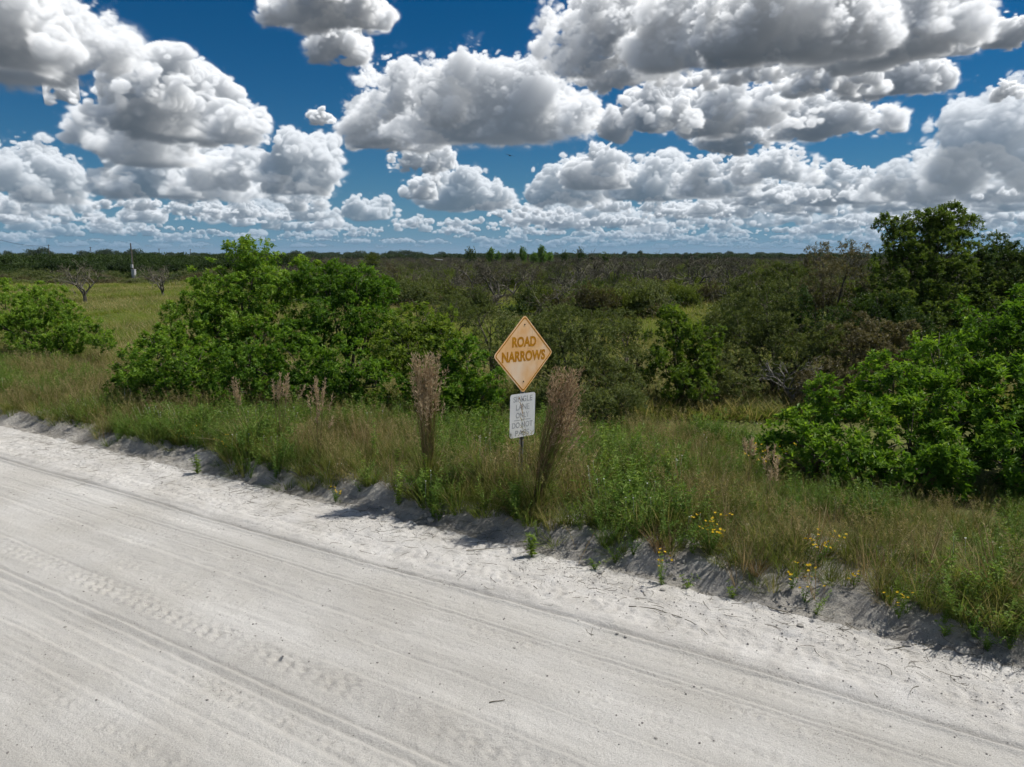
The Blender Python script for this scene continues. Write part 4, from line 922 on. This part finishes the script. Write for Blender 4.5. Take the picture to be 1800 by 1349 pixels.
# ---------------------------------------------------------------- cabbage palm
def palm():
    p = at(655, 458, 92); o = empty('cabbage_palm', (p[0], p[1], 0), label='shaggy grey-green cabbage palm standing up from the scrub', category='palm tree')
    g = Geo(); g.tube([[0, 0, -.1], [.03, 0, 1.2], [0, .03, 2.4]], [.2, .17, .19], 9); add('trunk', g.mesh('trunk', True), M_DEAD, o)
    r = np.random.default_rng(9); f = Geo()
    for i in range(46):
        th = i * 2.4; el = r.uniform(-.7, 1.35); d = np.array([math.cos(th) * math.cos(el), math.sin(th) * math.cos(el), math.sin(el)]); c = np.array([0, 0, 2.5]); e = c + d * r.uniform(.5, .75)
        f.tube([c, e], [.02, .012], 3, .5)
        k = 16; side = unit(np.cross(d, [0.1, .2, 1.])); an = np.linspace(-1.35, 1.35, k)[:, None]
        dd = d * np.cos(an) + side * np.sin(an); nn = np.cross(dd, side) + .4 * r.normal(size=(k, 3))
        v, q, t = leaves(np.repeat(e[None], k, 0), dd, nn, np.full(k, .75), np.full(k, .06), r.uniform(.2, .9, k), .35); f.put(v, q, None, t)
    add('crown', f.mesh('crown'), M_OLIVE, o)
palm()

# ---------------------------------------------------------------- utility pole with its box, far poles and cable
M_POLE = plain_mat('weathered_pole', [(.3, (.085, .068, .05)), (.7, (.17, .14, .11))], scale=10, bump=.4)
M_BOX = plain_mat('painted_cabinet', [(.3, (.42, .42, .43)), (.7, (.52, .52, .53))], rough=.5, scale=6, bump=.05)
M_CABLE = plain_mat('cable', [(.3, (.02, .02, .02)), (.7, (.04, .04, .04))], bump=0)
def utility_pole():
    p = at(233, 460, 92); z0 = 0.0; top = at(231, 428, 92)[2]
    o = empty('utility_pole', (p[0], p[1], 0), label='short wooden utility pole with a white cabinet at its foot in the pasture', category='utility pole')
    g = Geo(); g.tube([[0, 0, -.3], [0, 0, top * .5], [-.05, 0, top]], [.10, .09, .075], 9); add('pole', g.mesh('pole', True), M_POLE, o)
    g = Geo(); g.box((.18, -.30, .95), (.40, .45, 1.2)); g.box((.18, -.30, 1.58), (.45, .50, .08)); b = add('cabinet', g.mesh('cabinet'), M_BOX, o, label='white metal cabinet')
    g = Geo(); g.box((.18, -.545, .95), (.32, .03, 1.05)); g.box((.29, -.575, .95), (.04, .04, .14)); add('cabinet_door', g.mesh('cabinet_door'), M_BOX, b)
    g = Geo(); g.box((-.02, -.22, 2.0), (.24, .2, .45)); add('meter_box', g.mesh('meter_box'), M_BOX, o)
    g = Geo(); g.tube([[.0, -.18, 2.3], [0, -.18, top * .8]], [.035, .035], 6); add('conduit', g.mesh('conduit'), M_ZINC, o)
    g = Geo(); g.tube([[-.03, 0, top * .82], [1.5, .4, .1]], [.012, .012], 4); add('guy_wire', g.mesh('guy_wire'), M_CABLE, o)
utility_pole()
far_poles = []
for x, top, d, lab in ((87, 430, 260, 'thin far utility pole where the sagging cable comes down'), (160, 434, 330, 'thin far utility pole between the cable pole and the near wooden pole'), (280, 437, 340, 'thin far utility pole just past the near wooden pole'), (335, 438, 360, 'faint far utility pole nearest the thicket crest')):
    p = at(x, 447, d); h = (447 - top) * d / FOCAL + 3.5
    o = empty('far_utility_pole', (p[0], p[1], 0), label=lab, category='utility pole', group='far utility poles')
    g = Geo(); g.tube([[0, 0, -.3], [0, 0, h]], [.16, .12], 7); add('pole', g.mesh('pole'), M_POLE, o)
    g = Geo(); g.box((0, 0, h - .3), (1.2, .1, .12)); add('crossarm', g.mesh('crossarm'), M_POLE, o); far_poles.append(np.array([p[0], p[1], h - .2]))
a_, b_ = at(-260, 330, 60), far_poles[0]; u = np.linspace(0, 1, 40)[:, None]
g = Geo(); g.tube(a_ + (b_ - a_) * u - np.array([0, 0, 1.9]) * 4 * u * (1 - u), np.linspace(.018, .05, 40), 5)
add('overhead_cable', g.mesh('overhead_cable'), M_CABLE, label='thin dark overhead cable sagging across the sky corner above the grove', category='cable')
def shed():
    p = at(771, 458, 150); o = empty('open_shed', (p[0], p[1], 0), label='tiny white-roofed open shed just visible above the brown scrub', category='shed')
    M_ROOF = plain_mat('white_roof', [(.3, (.6, .6, .6)), (.7, (.72, .72, .72))], rough=.4, bump=0)
    g = Geo(); g.box((0, 0, 2.45), (1.7, 1.6, .07), np.array(Matrix.Rotation(R(6), 3, 'Y'))); add('roof', g.mesh('roof'), M_ROOF, o)
    for x in (-.7, .7):
        for y in (-.6, .6):
            g = Geo(); g.box((x, y, 1.17), (.1, .1, 2.34)); add('post', g.mesh('post'), M_POLE, o)
shed()
def bird():
    p = at(897, 274, 115); M_B = plain_mat('dark_feathers', [(.3, (.012, .010, .009)), (.7, (.03, .025, .022))], bump=0)
    g = Geo()
    sp = np.array([0, .12, .35, .6, .8, .95]); ch = np.array([.30, .34, .30, .26, .20, .06]); zz = np.array([0, .03, .10, .10, .06, .12]); sw = np.array([0, 0, -.03, .02, .10, .20])
    for sg in (-1, 1):
        le = np.stack([sg * sp, -ch / 2 + sw, zz], 1); te = np.stack([sg * sp, ch / 2 + sw, zz - .01], 1); up = np.stack([sg * sp, sw, zz + .03], 1)
        v = np.concatenate([le, up, te]); i = np.arange(5); f = np.concatenate([np.stack([i, i + 1, i + 7, i + 6], 1), np.stack([i + 6, i + 7, i + 13, i + 12], 1), np.stack([i, i + 12, i + 13, i + 1], 1)]); g.put(v, f)
    g.tube([[0, -.36, .0], [0, -.28, .02], [0, -.1, 0], [0, .15, 0], [0, .3, .01], [0, .52, .02]], [.02, .05, .09, .08, .05, .10], 7)
    o = add('soaring_bird', g.mesh('soaring_bird', True), M_B, None, p, label='dark bird soaring on outspread wings below the central cloud', category='bird'); o.rotation_euler = (R(8), R(10), R(25)); o.scale = (.85,) * 3
bird()

# ================================================================ the verge
rv = np.random.default_rng(77)
GT = [tuft_mesh('verge_tuft', 400 + i, p) for i, p in enumerate([
    [dict(n=60, h=.42, spread=.55, width=.0085, curve=.8, tint=(.05, .45), base_r=.10)],
    [dict(n=50, h=.50, spread=.6, width=.008, curve=.7, tint=(.2, .6), base_r=.10), dict(n=14, h=.62, spread=.4, width=.004, curve=.4, tint=(.6, 1), base_r=.10)],
    [dict(n=44, h=.40, spread=.8, width=.007, curve=1.0, tint=(.45, .95), base_r=.12)],
    [dict(n=34, h=.60, spread=.45, width=.0075, curve=.5, tint=(.1, .5), base_r=.09), dict(n=20, h=.40, spread=.9, width=.007, curve=.9, tint=(.5, .95), base_r=.12)],
    [dict(n=70, h=.30, spread=.9, width=.008, curve=1.0, tint=(.0, .4), base_r=.15)]])]
HERB = [sprig_mesh('herb', 420 + i, (.42, .55, .36, .5)[i], (5, 4, 7, 5)[i], (.045, .06, .035, .03)[i], (.013, .016, .012, .008)[i], 3, .032, ((.1, .5), (.3, .8), (.2, .6), (.4, .8))[i], .5)[0] for i in range(4)]
def seed_head(seed):
    g = Geo(); r = np.random.default_rng(seed)
    for i in range(9):
        th = r.uniform(0, 6.28); h = r.uniform(.45, .8); ln = r.uniform(.05, .3); u = np.linspace(0, 1, 5)
        p = np.stack([np.cos(th) * ln * h * u ** 1.5, np.sin(th) * ln * h * u ** 1.5, h * u], 1) + r.uniform(-.08, .08, 3) * [1, 1, 0]
        g.tube(p, np.linspace(.0022, .0012, 5), 3, .6); k = 14
        v, f, t = leaves(p[-1] - (p[-1] - p[-2]) * r.random((k, 1)), unit(r.normal(size=(k, 3)) + [0, 0, .8]), r.normal(size=(k, 3)), np.full(k, .04), np.full(k, .006), r.uniform(.6, 1, k)); g.put(v, f, None, t)
    return g.mesh('seed_heads')
SEED = [seed_head(440), seed_head(441)]
def dots():
    g = Geo(); r = np.random.default_rng(450); f = flower_mesh(1, .011, 6); co = np.empty(len(f.vertices) * 3, np.float32); f.vertices.foreach_get('co', co); co = co.reshape(-1, 3); q = np.arange(len(co)).reshape(-1, 4)
    for i in range(3):
        h = r.uniform(.35, .6); b = r.uniform(-.12, .12, 3) * [1, 1, 0]; g.tube([b, b + [0.02, 0, h]], [.002, .0015], 3, .3); g.put(co + b + [.02, 0, h], q, None, r.uniform(0, 1))
    return g.mesh('white_flowers')
DOTS = dots(); STALK = tuft_mesh('dry_stalks', 451, [dict(n=16, h=.75, spread=.5, width=.008, curve=.35, tint=(.2, .9), base_r=.12)])
kinds = [(m, M_GRASS) for m in GT] + [(m, M_WEED) for m in HERB] + [(m, M_GRASS) for m in SEED] + [(DOTS, M_WHITEF), (STALK, M_DRY)]
def verge_points(n, s0, s1, t0, t1, pw=1.0):
    s = rv.uniform(s0, s1, n); t = t0 + (t1 - t0) * rv.random(n) ** pw; return s, t
P = []
s, t = verge_points(25500, -27, 6.5, 7.05, 13.5, .9)
edge = bank_foot(s) + .20 + .20 * noise2(s, 0 * s, 1.3, 81) + .16 * noise2(s, 0 * s, .4, 82)
prob = np.maximum(sstep(-.16, .22, t - edge), .16 * (t > bank_foot(s) - .02) * sstep(-.2, .5, noise2(s, 0 * s, .7, 85))) * (.55 + .45 * sstep(-.5, .3, fbm2(s, t, 1.1, 3, 83))) * (.62 + .38 * sstep(9.5, 8, t))
# trodden sandy gap in the verge on the right
gx, gy = on_ground(1500, 935, .3)[:2]; gs, gt = xy_st(gx, gy); prob *= 1 - .85 * np.exp(-((s - gs) / .55) ** 2 - ((t - gt) / .16) ** 2)
k_ = rv.random(len(s)) < prob; s, t, edge = s[k_], t[k_], edge[k_]; n = len(s)
x, y = st_xy(s, t); z = ground_at(x, y)
zone = fbm2(s, t, 1.6, 3, 91); zone2 = fbm2(s, t, 1.0, 3, 95); rowk = np.empty(n, int)
u = rv.random(n)
green = sstep(-.8, .1, zone + .25 * sstep(8.2, 9.5, t))
rowk = np.where(u < .34 * green, rv.choice([0, 1, 4], n), np.where(u < .34 * green + .36 * (1 - green), rv.choice([2, 3, 1], n), -1))
herb = rowk < 0; rowk[herb] = np.where(zone2[herb] > -.1, rv.choice([5, 6, 7, 8, 11], herb.sum(), p=[.27, .26, .22, .22, .03]), rv.choice([9, 10, 2, 3, 12], herb.sum()))
hgt = (.66 + .30 * sstep(0, .9, t - edge) + .22 * zone2 - .2 * sstep(9.8, 12, t) - .34 * sstep(-3.5, -1.0, s) * sstep(7.9, 8.8, t)) * rv.uniform(.7, 1.25, n)
sx_, tx_ = xy_st(SIGN_FOOT[0] - .05, SIGN_FOOT[1] - .55); hgt *= 1 + .45 * np.exp(-((s - sx_) / .7) ** 2 - ((t - tx_) / .5) ** 2)      # ranker growth round the post, where no mower goes
scatter('verge_grass', kinds, np.stack([x, y, z - .015], 1), rv.uniform(0, 6.28, n), np.stack([hgt * rv.uniform(1.0, 1.35, n), hgt * rv.uniform(1.0, 1.35, n), hgt * 1.0], 1), rowk, 'mixed green and straw verge grass with herbs along the road', 'grass', tilt=rv.normal(0, .12, (n, 2)))
print('verge', n)

# ---------------------------------------------------------------- bunchgrass with plumes
def bunchgrass(px, top, foot, depth, label, stems, width, tint, lean, seed, plume=1.0, frac=.20):
    r = np.random.default_rng(seed); b = at(px, foot, depth); b[2] = float(ground_at(b[0], b[1])); h = at(px, top, depth)[2] - b[2]
    o = empty('bunchgrass', b, label=label, category='grass clump', group='plumed bunchgrass on the verge')
    g, pl, lf = Geo(), Geo(), Geo()
    for i in range(stems):
        th = r.uniform(0, 6.28); q = math.sqrt(r.random()); hh = h * (1.06 - .42 * r.random() ** 1.6); u = np.linspace(0, 1, 7)
        foot_ = np.array([math.cos(th), math.sin(th), 0]) * q * width * .22
        out = np.array([math.cos(th) * q * width * .52, math.sin(th) * q * width * .52, 0]) + np.array([lean * h, 0, 0]) + r.normal(0, .03, 3) * [1, 1, 0]
        if r.random() < .16: out = out * 1.0 + r.normal(0, .20, 3) * [1, 1, 0]; hh *= .9
        p = foot_ + out * (u ** 1.5)[:, None]; p[:, 2] += hh * u
        g.tube(p, np.linspace(.0032, .0014, 7), 3, np.clip(tint + r.normal(0, .18), 0, 1))
        # fluffy head
        k = int(26 * plume); w = 1 - frac * r.random(k)
        base = np.stack([np.interp(w, u, p[:, c]) for c in range(3)], 1); ax = unit(p[-1] - p[-3])
        d = unit(ax * 1.1 + .55 * r.normal(size=(k, 3)))
        v, f, t = leaves(base, d, r.normal(size=(k, 3)), r.uniform(.03, .085, k), r.uniform(.006, .015, k), np.clip(tint + r.normal(0, .22, k), 0, 1), .1); pl.put(v, f, None, t)
        k = 5; w = r.uniform(.15, .7, k); base = np.stack([np.interp(w, u, p[:, c]) for c in range(3)], 1)
        d = unit(np.repeat(ax[None], k, 0) + .35 * r.normal(size=(k, 3))); v, f, t = leaves(base, d, r.normal(size=(k, 3)), r.uniform(.12, .28, k), np.full(k, .006), np.clip(tint - .15 + r.normal(0, .25, k), 0, 1), .25); lf.put(v, f, None, t)
    v, q, t, a = blades(int(stems * 1.6), h * .45, .35, r, width=.008, curve=.5, tint=(.1, .6), base_r=width * .35); lf.put(v, q, t, a)
    add('stems', g.mesh('stems'), M_DRY, o); add('plumes', pl.mesh('plumes'), M_PLUME, o); add('dry_leaves', lf.mesh('dry_leaves'), M_GRASS, o)
bunchgrass(752, 632, 800, 9.9, 'thick upright tan plumed bunchgrass in front of the deep green bush', 120, .25, .60, .0, 501)
bunchgrass(944, 655, 868, 9.0, 'reddish plumed bunchgrass leaning away beside the white plate', 105, .24, .34, .21, 502)
bunchgrass(421, 668, 745, 12.2, 'slim tan bunchgrass plume farthest from the sign', 7, .10, .6, .0, 503, 1.6)
bunchgrass(490, 662, 755, 11.8, 'tan bunchgrass of a few split plumes, middle of the three slim ones', 13, .26, .7, .03, 504, 2.0)
bunchgrass(561, 670, 800, 11.0, 'tall narrow tan bunchgrass, nearest the sign of the three slim ones', 16, .12, .55, .03, 505, 1.5)
bunchgrass(1314, 772, 835, 9.7, 'small pale bunchgrass plume among the yellow flowers', 5, .06, .9, .0, 506, 1.8)
bunchgrass(1350, 782, 900, 9.0, 'bent straw bunchgrass plumes leaning towards the low bright bush', 8, .10, .75, .03, 507, 1.6)

# ---------------------------------------------------------------- leafy weeds, flowering weeds
def weed(px, foot, depth_z, h, label, seed, stems=3, L=.07, W=.022, name='leafy_weed', fl=None, group='tall leafy weeds on the verge', lean=.25, gap=.03, tint=(.45, 1.0)):
    b = on_ground(px, foot, depth_z); b[2] = float(ground_at(b[0], b[1])) - .01
    me, tips = sprig_mesh('leaves', seed, h, stems, L, W, 4, gap, tint, lean)
    o = empty(name, b, label=label, category='weed', group=group); add('leaves', me, M_WEED, o)
    if fl:
        r = np.random.default_rng(seed); fm = flower_mesh(seed, fl)
        for tp in tips:
            for j in range(2 if stems < 9 else 3):
                q = add('flower', fm, M_YELLOW, o, tp + r.normal(0, .03, 3) * [1, 1, .6] + [0, 0, .02]); q.rotation_euler = (r.normal(.25, .35), r.normal(0, .35), r.uniform(0, 6))
for i, (x, y, h, st, lab) in enumerate([(655, 815, .85, 3, 'pale leafy weed beside the tan bunchgrass, farther of two'), (700, 868, .75, 4, 'bright leafy weed at the bank edge below the tan bunchgrass'), (745, 872, .42, 5, 'low rosette-leaved weed on the bank edge'),
        (900, 862, .42, 6, 'green leafy weed in front of the white plate foot'), (922, 866, .42, 6, 'denser leafy weed hiding the sign post foot'), (880, 868, .5, 6, 'leafy weed just short of the sign post'), (905, 905, .5, 6, 'leafy weed drooping over the bank below the sign'), (935, 940, .30, 6, 'low leafy weed rooted on the bank slope below the sign'), (1058, 830, .8, 3, 'slender yellow-green weed right of the reddish bunchgrass'), (1080, 812, .7, 3, 'second slender yellow-green weed past the reddish bunchgrass'),
        (968, 888, .5, 4, 'bright yellow-green weed at the reddish bunchgrass foot'), (1120, 900, .55, 4, 'pale leafy weed in the grass past the reddish bunchgrass'), (1180, 850, .5, 4, 'leafy weed at the low olive shrub edge'), (60, 650, .8, 5, 'yellowish leafy weed near the frame edge bush'),
        (1745, 1050, .42, 6, 'broad-leaved weed at the bank top by the frame edge'), (1690, 1050, .36, 5, 'small broad-leaved weed on the bank top near the frame edge'), (345, 805, .3, 5, 'small weed hanging over the bank below the slim plumes')]):
    weed(x, y, .3, h, lab, 600 + i, st)
FLW = 'yellow-flowered weeds along the verge'
for i, (x, y, z, h, st, lab) in enumerate([(1250, 965, .3, .42, 13, 'yellow-flowered weed patch on the bank edge, fullest of them'), (1440, 985, .3, .40, 9, 'yellow-flowered weed before the sandy gap in the verge'), (1335, 845, .3, .62, 12, 'yellow-flowered weed tangle beside the small pale plume'), (1370, 835, .3, .66, 8, 'yellow-flowered weed against the low bright bush'),
        (1395, 1015, .28, .25, 5, 'yellow-flowered sprig beside the rusty grass tuft'), (1418, 1040, .2, .30, 4, 'spindly yellow-flowered sprig on the bank face'), (1500, 1035, .2, .16, 3, 'tiny yellow-flowered sprig on the bank sand'), (1578, 1095, .08, .26, 5, 'yellow-flowered sprig standing in the sand'), (1165, 985, .3, .42, 5, 'thin weed with one yellow flower leaning over the bank'),
        (590, 880, .05, .22, 4, 'small yellow-flowered sprig at the bank foot'), (395, 800, .3, .35, 6, 'yellow-dotted weed in the verge below the slim plumes'), (330, 775, .3, .35, 6, 'yellow-dotted weed farther along the verge')]):
    weed(x, y, z, h, lab, 640 + i, st, .035, .010, 'flowering_weed', .0165 if i < 10 else .011, FLW, .55, .028, (.2, .7))
for i, (x, y, z, lab) in enumerate([(1660, 1125, .06, 'small green seedling on the sand near the frame edge'), (1710, 1095, .1, 'green seedling on the shaded sand under the bank'), (1290, 1025, .2, 'green seedling on the bank below the fullest yellow flowers'), (1045, 985, .15, 'green seedling low on the bank past the sign'), (1210, 1000, .25, 'leafy seedling at the bank lip')]):
    weed(x, y, z, .14, lab, 670 + i, 6, .045, .013, 'seedling', None, 'seedlings on the bank sand', .9)
def rusty_tuft(px, py, z, seed, label, h=.34):
    b = on_ground(px, py, z); b[2] = float(ground_at(b[0], b[1])) - .01
    add('dry_tuft', tuft_mesh('dry_tuft', seed, [dict(n=120, h=h, spread=1.0, width=.005, curve=.6, tint=(0, .6), base_r=.06)]), M_DRY, None, b, label=label, category='grass tuft', group='dry grass tufts on the bank')
rusty_tuft(1330, 1010, .2, 700, 'rusty dry grass tuft splayed on the bank lip'); rusty_tuft(905, 925, .1, 701, 'small rusty grass tuft on the bank below the sign', .18); rusty_tuft(1160, 960, .28, 702, 'straw grass tuft hanging over the bank past the sign', .4)

for i, (x0, y0, x1, y1, arch, lab) in enumerate([(940, 880, 1015, 962, .12, 'dry cane arching over the bank below the reddish bunchgrass'), (1000, 872, 1060, 950, .16, 'second dry cane beside the arching one'), (985, 880, 1150, 935, .22, 'long straw cane bent across the verge past the sign'), (1075, 905, 1015, 985, .10, 'short dry cane hanging towards the bank foot'), (1500, 990, 1640, 1000, .14, 'pale dry cane lying over the grass by the sandy gap')]):
    a_, b_ = on_ground(x0, y0, .25), on_ground(x1, y1, .12); a_[2] = float(ground_at(a_[0], a_[1])) + .05; b_[2] = float(ground_at(b_[0], b_[1])) + .02; u = np.linspace(0, 1, 14)[:, None]
    g = Geo(); p = (b_ - a_) * u + np.array([0, 0, arch]) * 4 * u * (1 - u) ** .7 + np.cumsum(rv.normal(0, .006, (14, 3)), 0); g.tube(p, np.linspace(.005, .0022, 14), 5, .8)
    k = 16; w = rv.uniform(.2, 1, k); base = np.stack([np.interp(w, u[:, 0], p[:, c]) for c in range(3)], 1); v, q, t = leaves(base, unit(rv.normal(size=(k, 3))), rv.normal(size=(k, 3)), rv.uniform(.03, .07, k), np.full(k, .007), rv.uniform(.3, 1, k)); g.put(v, q, None, t)
    add('dry_cane', g.mesh('dry_cane'), M_DRY, None, a_, label=lab, category='dry stem', group='dry canes along the bank')

# ---------------------------------------------------------------- stones, grit, litter
M_STONE = plain_mat('shell_rock', [(.3, (.24, .23, .21)), (.7, (.42, .40, .37))], scale=30, bump=.5)
M_GRIT = plain_mat('dark_grit', [(.3, (.10, .095, .09)), (.7, (.34, .32, .30))], scale=20, bump=.2)
def stone_mesh(name, seed, sub=2):
    import bmesh
    bm = bmesh.new(); bmesh.ops.create_icosphere(bm, subdivisions=sub, radius=1.0); r = np.random.default_rng(seed); f = r.normal(size=(5, 3)) * 1.6; ph = r.uniform(0, 6, 5)
    for v in bm.verts:
        c = np.array(v.co); v.co = v.co * (1 + .16 * float(np.sin(f @ c + ph).sum()) / 1.6) * 1.0; v.co.z *= .62
    me = bpy.data.meshes.new(name); bm.to_mesh(me); bm.free(); return me
STN = [stone_mesh('stone', 720 + i) for i in range(4)]
for m_ in STN: m_.materials.append(M_STONE)
for i, (x, y, z, rad, lab) in enumerate([(1690, 1152, .02, .055, 'pale rock half sunk at the bank foot near the frame edge'), (1712, 1140, .03, .04, 'smaller pale rock beside the half-sunk one'), (1594, 1142, .0, .032, 'dark lump of rock on the loose sand'), (1405, 1108, .0, .030, 'dark flat stone below the spindly sprig'),
        (757, 922, .02, .06, 'orange-tinged stone on the bank foot before the sign'), (775, 915, .04, .05, 'grey stone next to the orange-tinged one'), (1055, 1010, .02, .032, 'dark stone at the bank foot past the sign'), (1165, 1042, .0, .028, 'small stone at the shadow edge'), (365, 1050, 0, .013, 'small dark stone lying alone on the packed road'),
        (578, 973, 0, .018, 'dark pebble beside the long wheel rut'), (1085, 1117, 0, .016, 'first of two dark pebbles beside the rut'), (1100, 1122, 0, .014, 'second of two dark pebbles beside the rut'), (905, 1140, 0, .012, 'dark pebble on the ribbed wheel track'), (115, 1103, 0, .015, 'dark pebble near the road corner'), (1153, 1298, 0, .013, 'dark pebble on the lower wheel track'), (335, 792, .0, .05, 'rounded pale stone by the far bank foot')]):
    b = on_ground(x, y, z); b[2] = float(ground_at(b[0], b[1])) + rad * .2
    o = add('stone', STN[i % 4], None, None, b, label=lab, category='stone', group='stones on the sand'); o.scale = (rad * 1.2, rad, rad * .9); o.rotation_euler = (0, 0, i * 1.3)
GR = [stone_mesh('grit', 740 + i, 1) for i in range(3)]
n = 9000; s = rv.uniform(-14, 3.0, n); t = np.where(rv.random(n) < .45, rv.uniform(1.8, 7.0, n), 7.05 - np.abs(rv.normal(0, .55, n)))
k_ = rv.random(n) < .3 + .7 * sstep(-.2, .4, noise2(s / 2, t, .7, 101)); s, t = s[k_], t[k_]; n = len(s); x, y = st_xy(s, t); rad = .0035 + .007 * rv.random(n) ** 4
scatter('grit', [(m, ma) for m, ma in zip(GR, (M_GRIT, M_STONE, M_GRIT))], np.stack([x, y, road_z(s, t) + rad * .3], 1), rv.uniform(0, 6.28, n), rad, rv.integers(0, 3, n), 'scattered grit and small pebbles on the sand road', 'gravel')
def bit(seed, ln, rad):
    g = Geo(); r = np.random.default_rng(seed); n = 7; a = r.uniform(-.25, .25); th = np.cumsum(np.full(n, a) + r.normal(0, .15, n)); st_ = ln / n
    p = np.concatenate([[[0, 0, 0]], np.cumsum(np.stack([np.cos(th), np.sin(th), 0 * th], 1) * st_, 0)]); g.tube(p, np.linspace(rad, rad * .5, n + 1), 5); return g.mesh('twig', True)
n = 1400; s = rv.uniform(-15, 3.0, n); t = 7.02 - np.abs(rv.normal(0, .5, n)) + .15; x, y = st_xy(s, t)
scatter('litter', [(bit(760 + i, .16, .0022), M_TWIG) for i in range(4)], np.stack([x, y, road_z(s, t) + .004], 1), rv.uniform(0, 6.28, n), rv.uniform(.3, 1.3, n), rv.integers(0, 4, n), 'dead grass stems and twig bits on the loose sand', 'litter')
for i, (x, y, ln, rz, lab) in enumerate([(925, 1030, .18, -.45, 'short dark twig on the loose sand below the sign'), (860, 1236, .13, .35, 'curved twig lying on the packed road'), (1105, 1072, .9, .25, 'long thin dry stem across the sand edge'), (1385, 1085, .6, 2.6, 'dark dry branch on the shaded sand'), (820, 975, .5, .1, 'dry branch bit half buried in the loose sand'), (1610, 1300 - 160, .35, 2.9, 'dark stick near the frame edge rocks')]):
    b = on_ground(x, y); b[2] = float(ground_at(b[0], b[1])) + .008
    o = add('twig', bit(780 + i, ln, .005), M_TWIG, None, b, label=lab, category='twig', group='twigs on the sand'); o.rotation_euler.z = rz
# bare grey branches standing out of the dark shrub
m_, c_ = dead_tree_meshes(790, 2.2, 1.2, 0, 5); b = at(1398, 640, 16.3); b[2] = float(ground_at(b[0], b[1]))
put_tree('dead_shrub', (m_, c_), (M_SILVER, M_SILVER), b, 2.0, .62, 'silvery dead branches standing in front of the dark olive shrub', 'dead bush', None)

# ================================================================ air
def haze():
    m = bpy.data.materials.new('haze'); m.use_nodes = True; nt = m.node_tree; nt.nodes.clear()
    pv = nt.nodes.new('ShaderNodeVolumePrincipled'); pv.inputs['Density'].default_value = HAZE_DENSITY; pv.inputs['Color'].default_value = (.72, .82, .95, 1); pv.inputs['Anisotropy'].default_value = .1
    o = nt.nodes.new('ShaderNodeOutputMaterial'); nt.links.new(pv.outputs[0], o.inputs['Volume'])
    g = Geo(); g.box((0, 0, 25.0), (14000, 14000, 54.0)); add('haze', g.mesh('haze'), m, kind='stuff')
HAZE_DENSITY = 0.00005
if HAZE_DENSITY: haze()
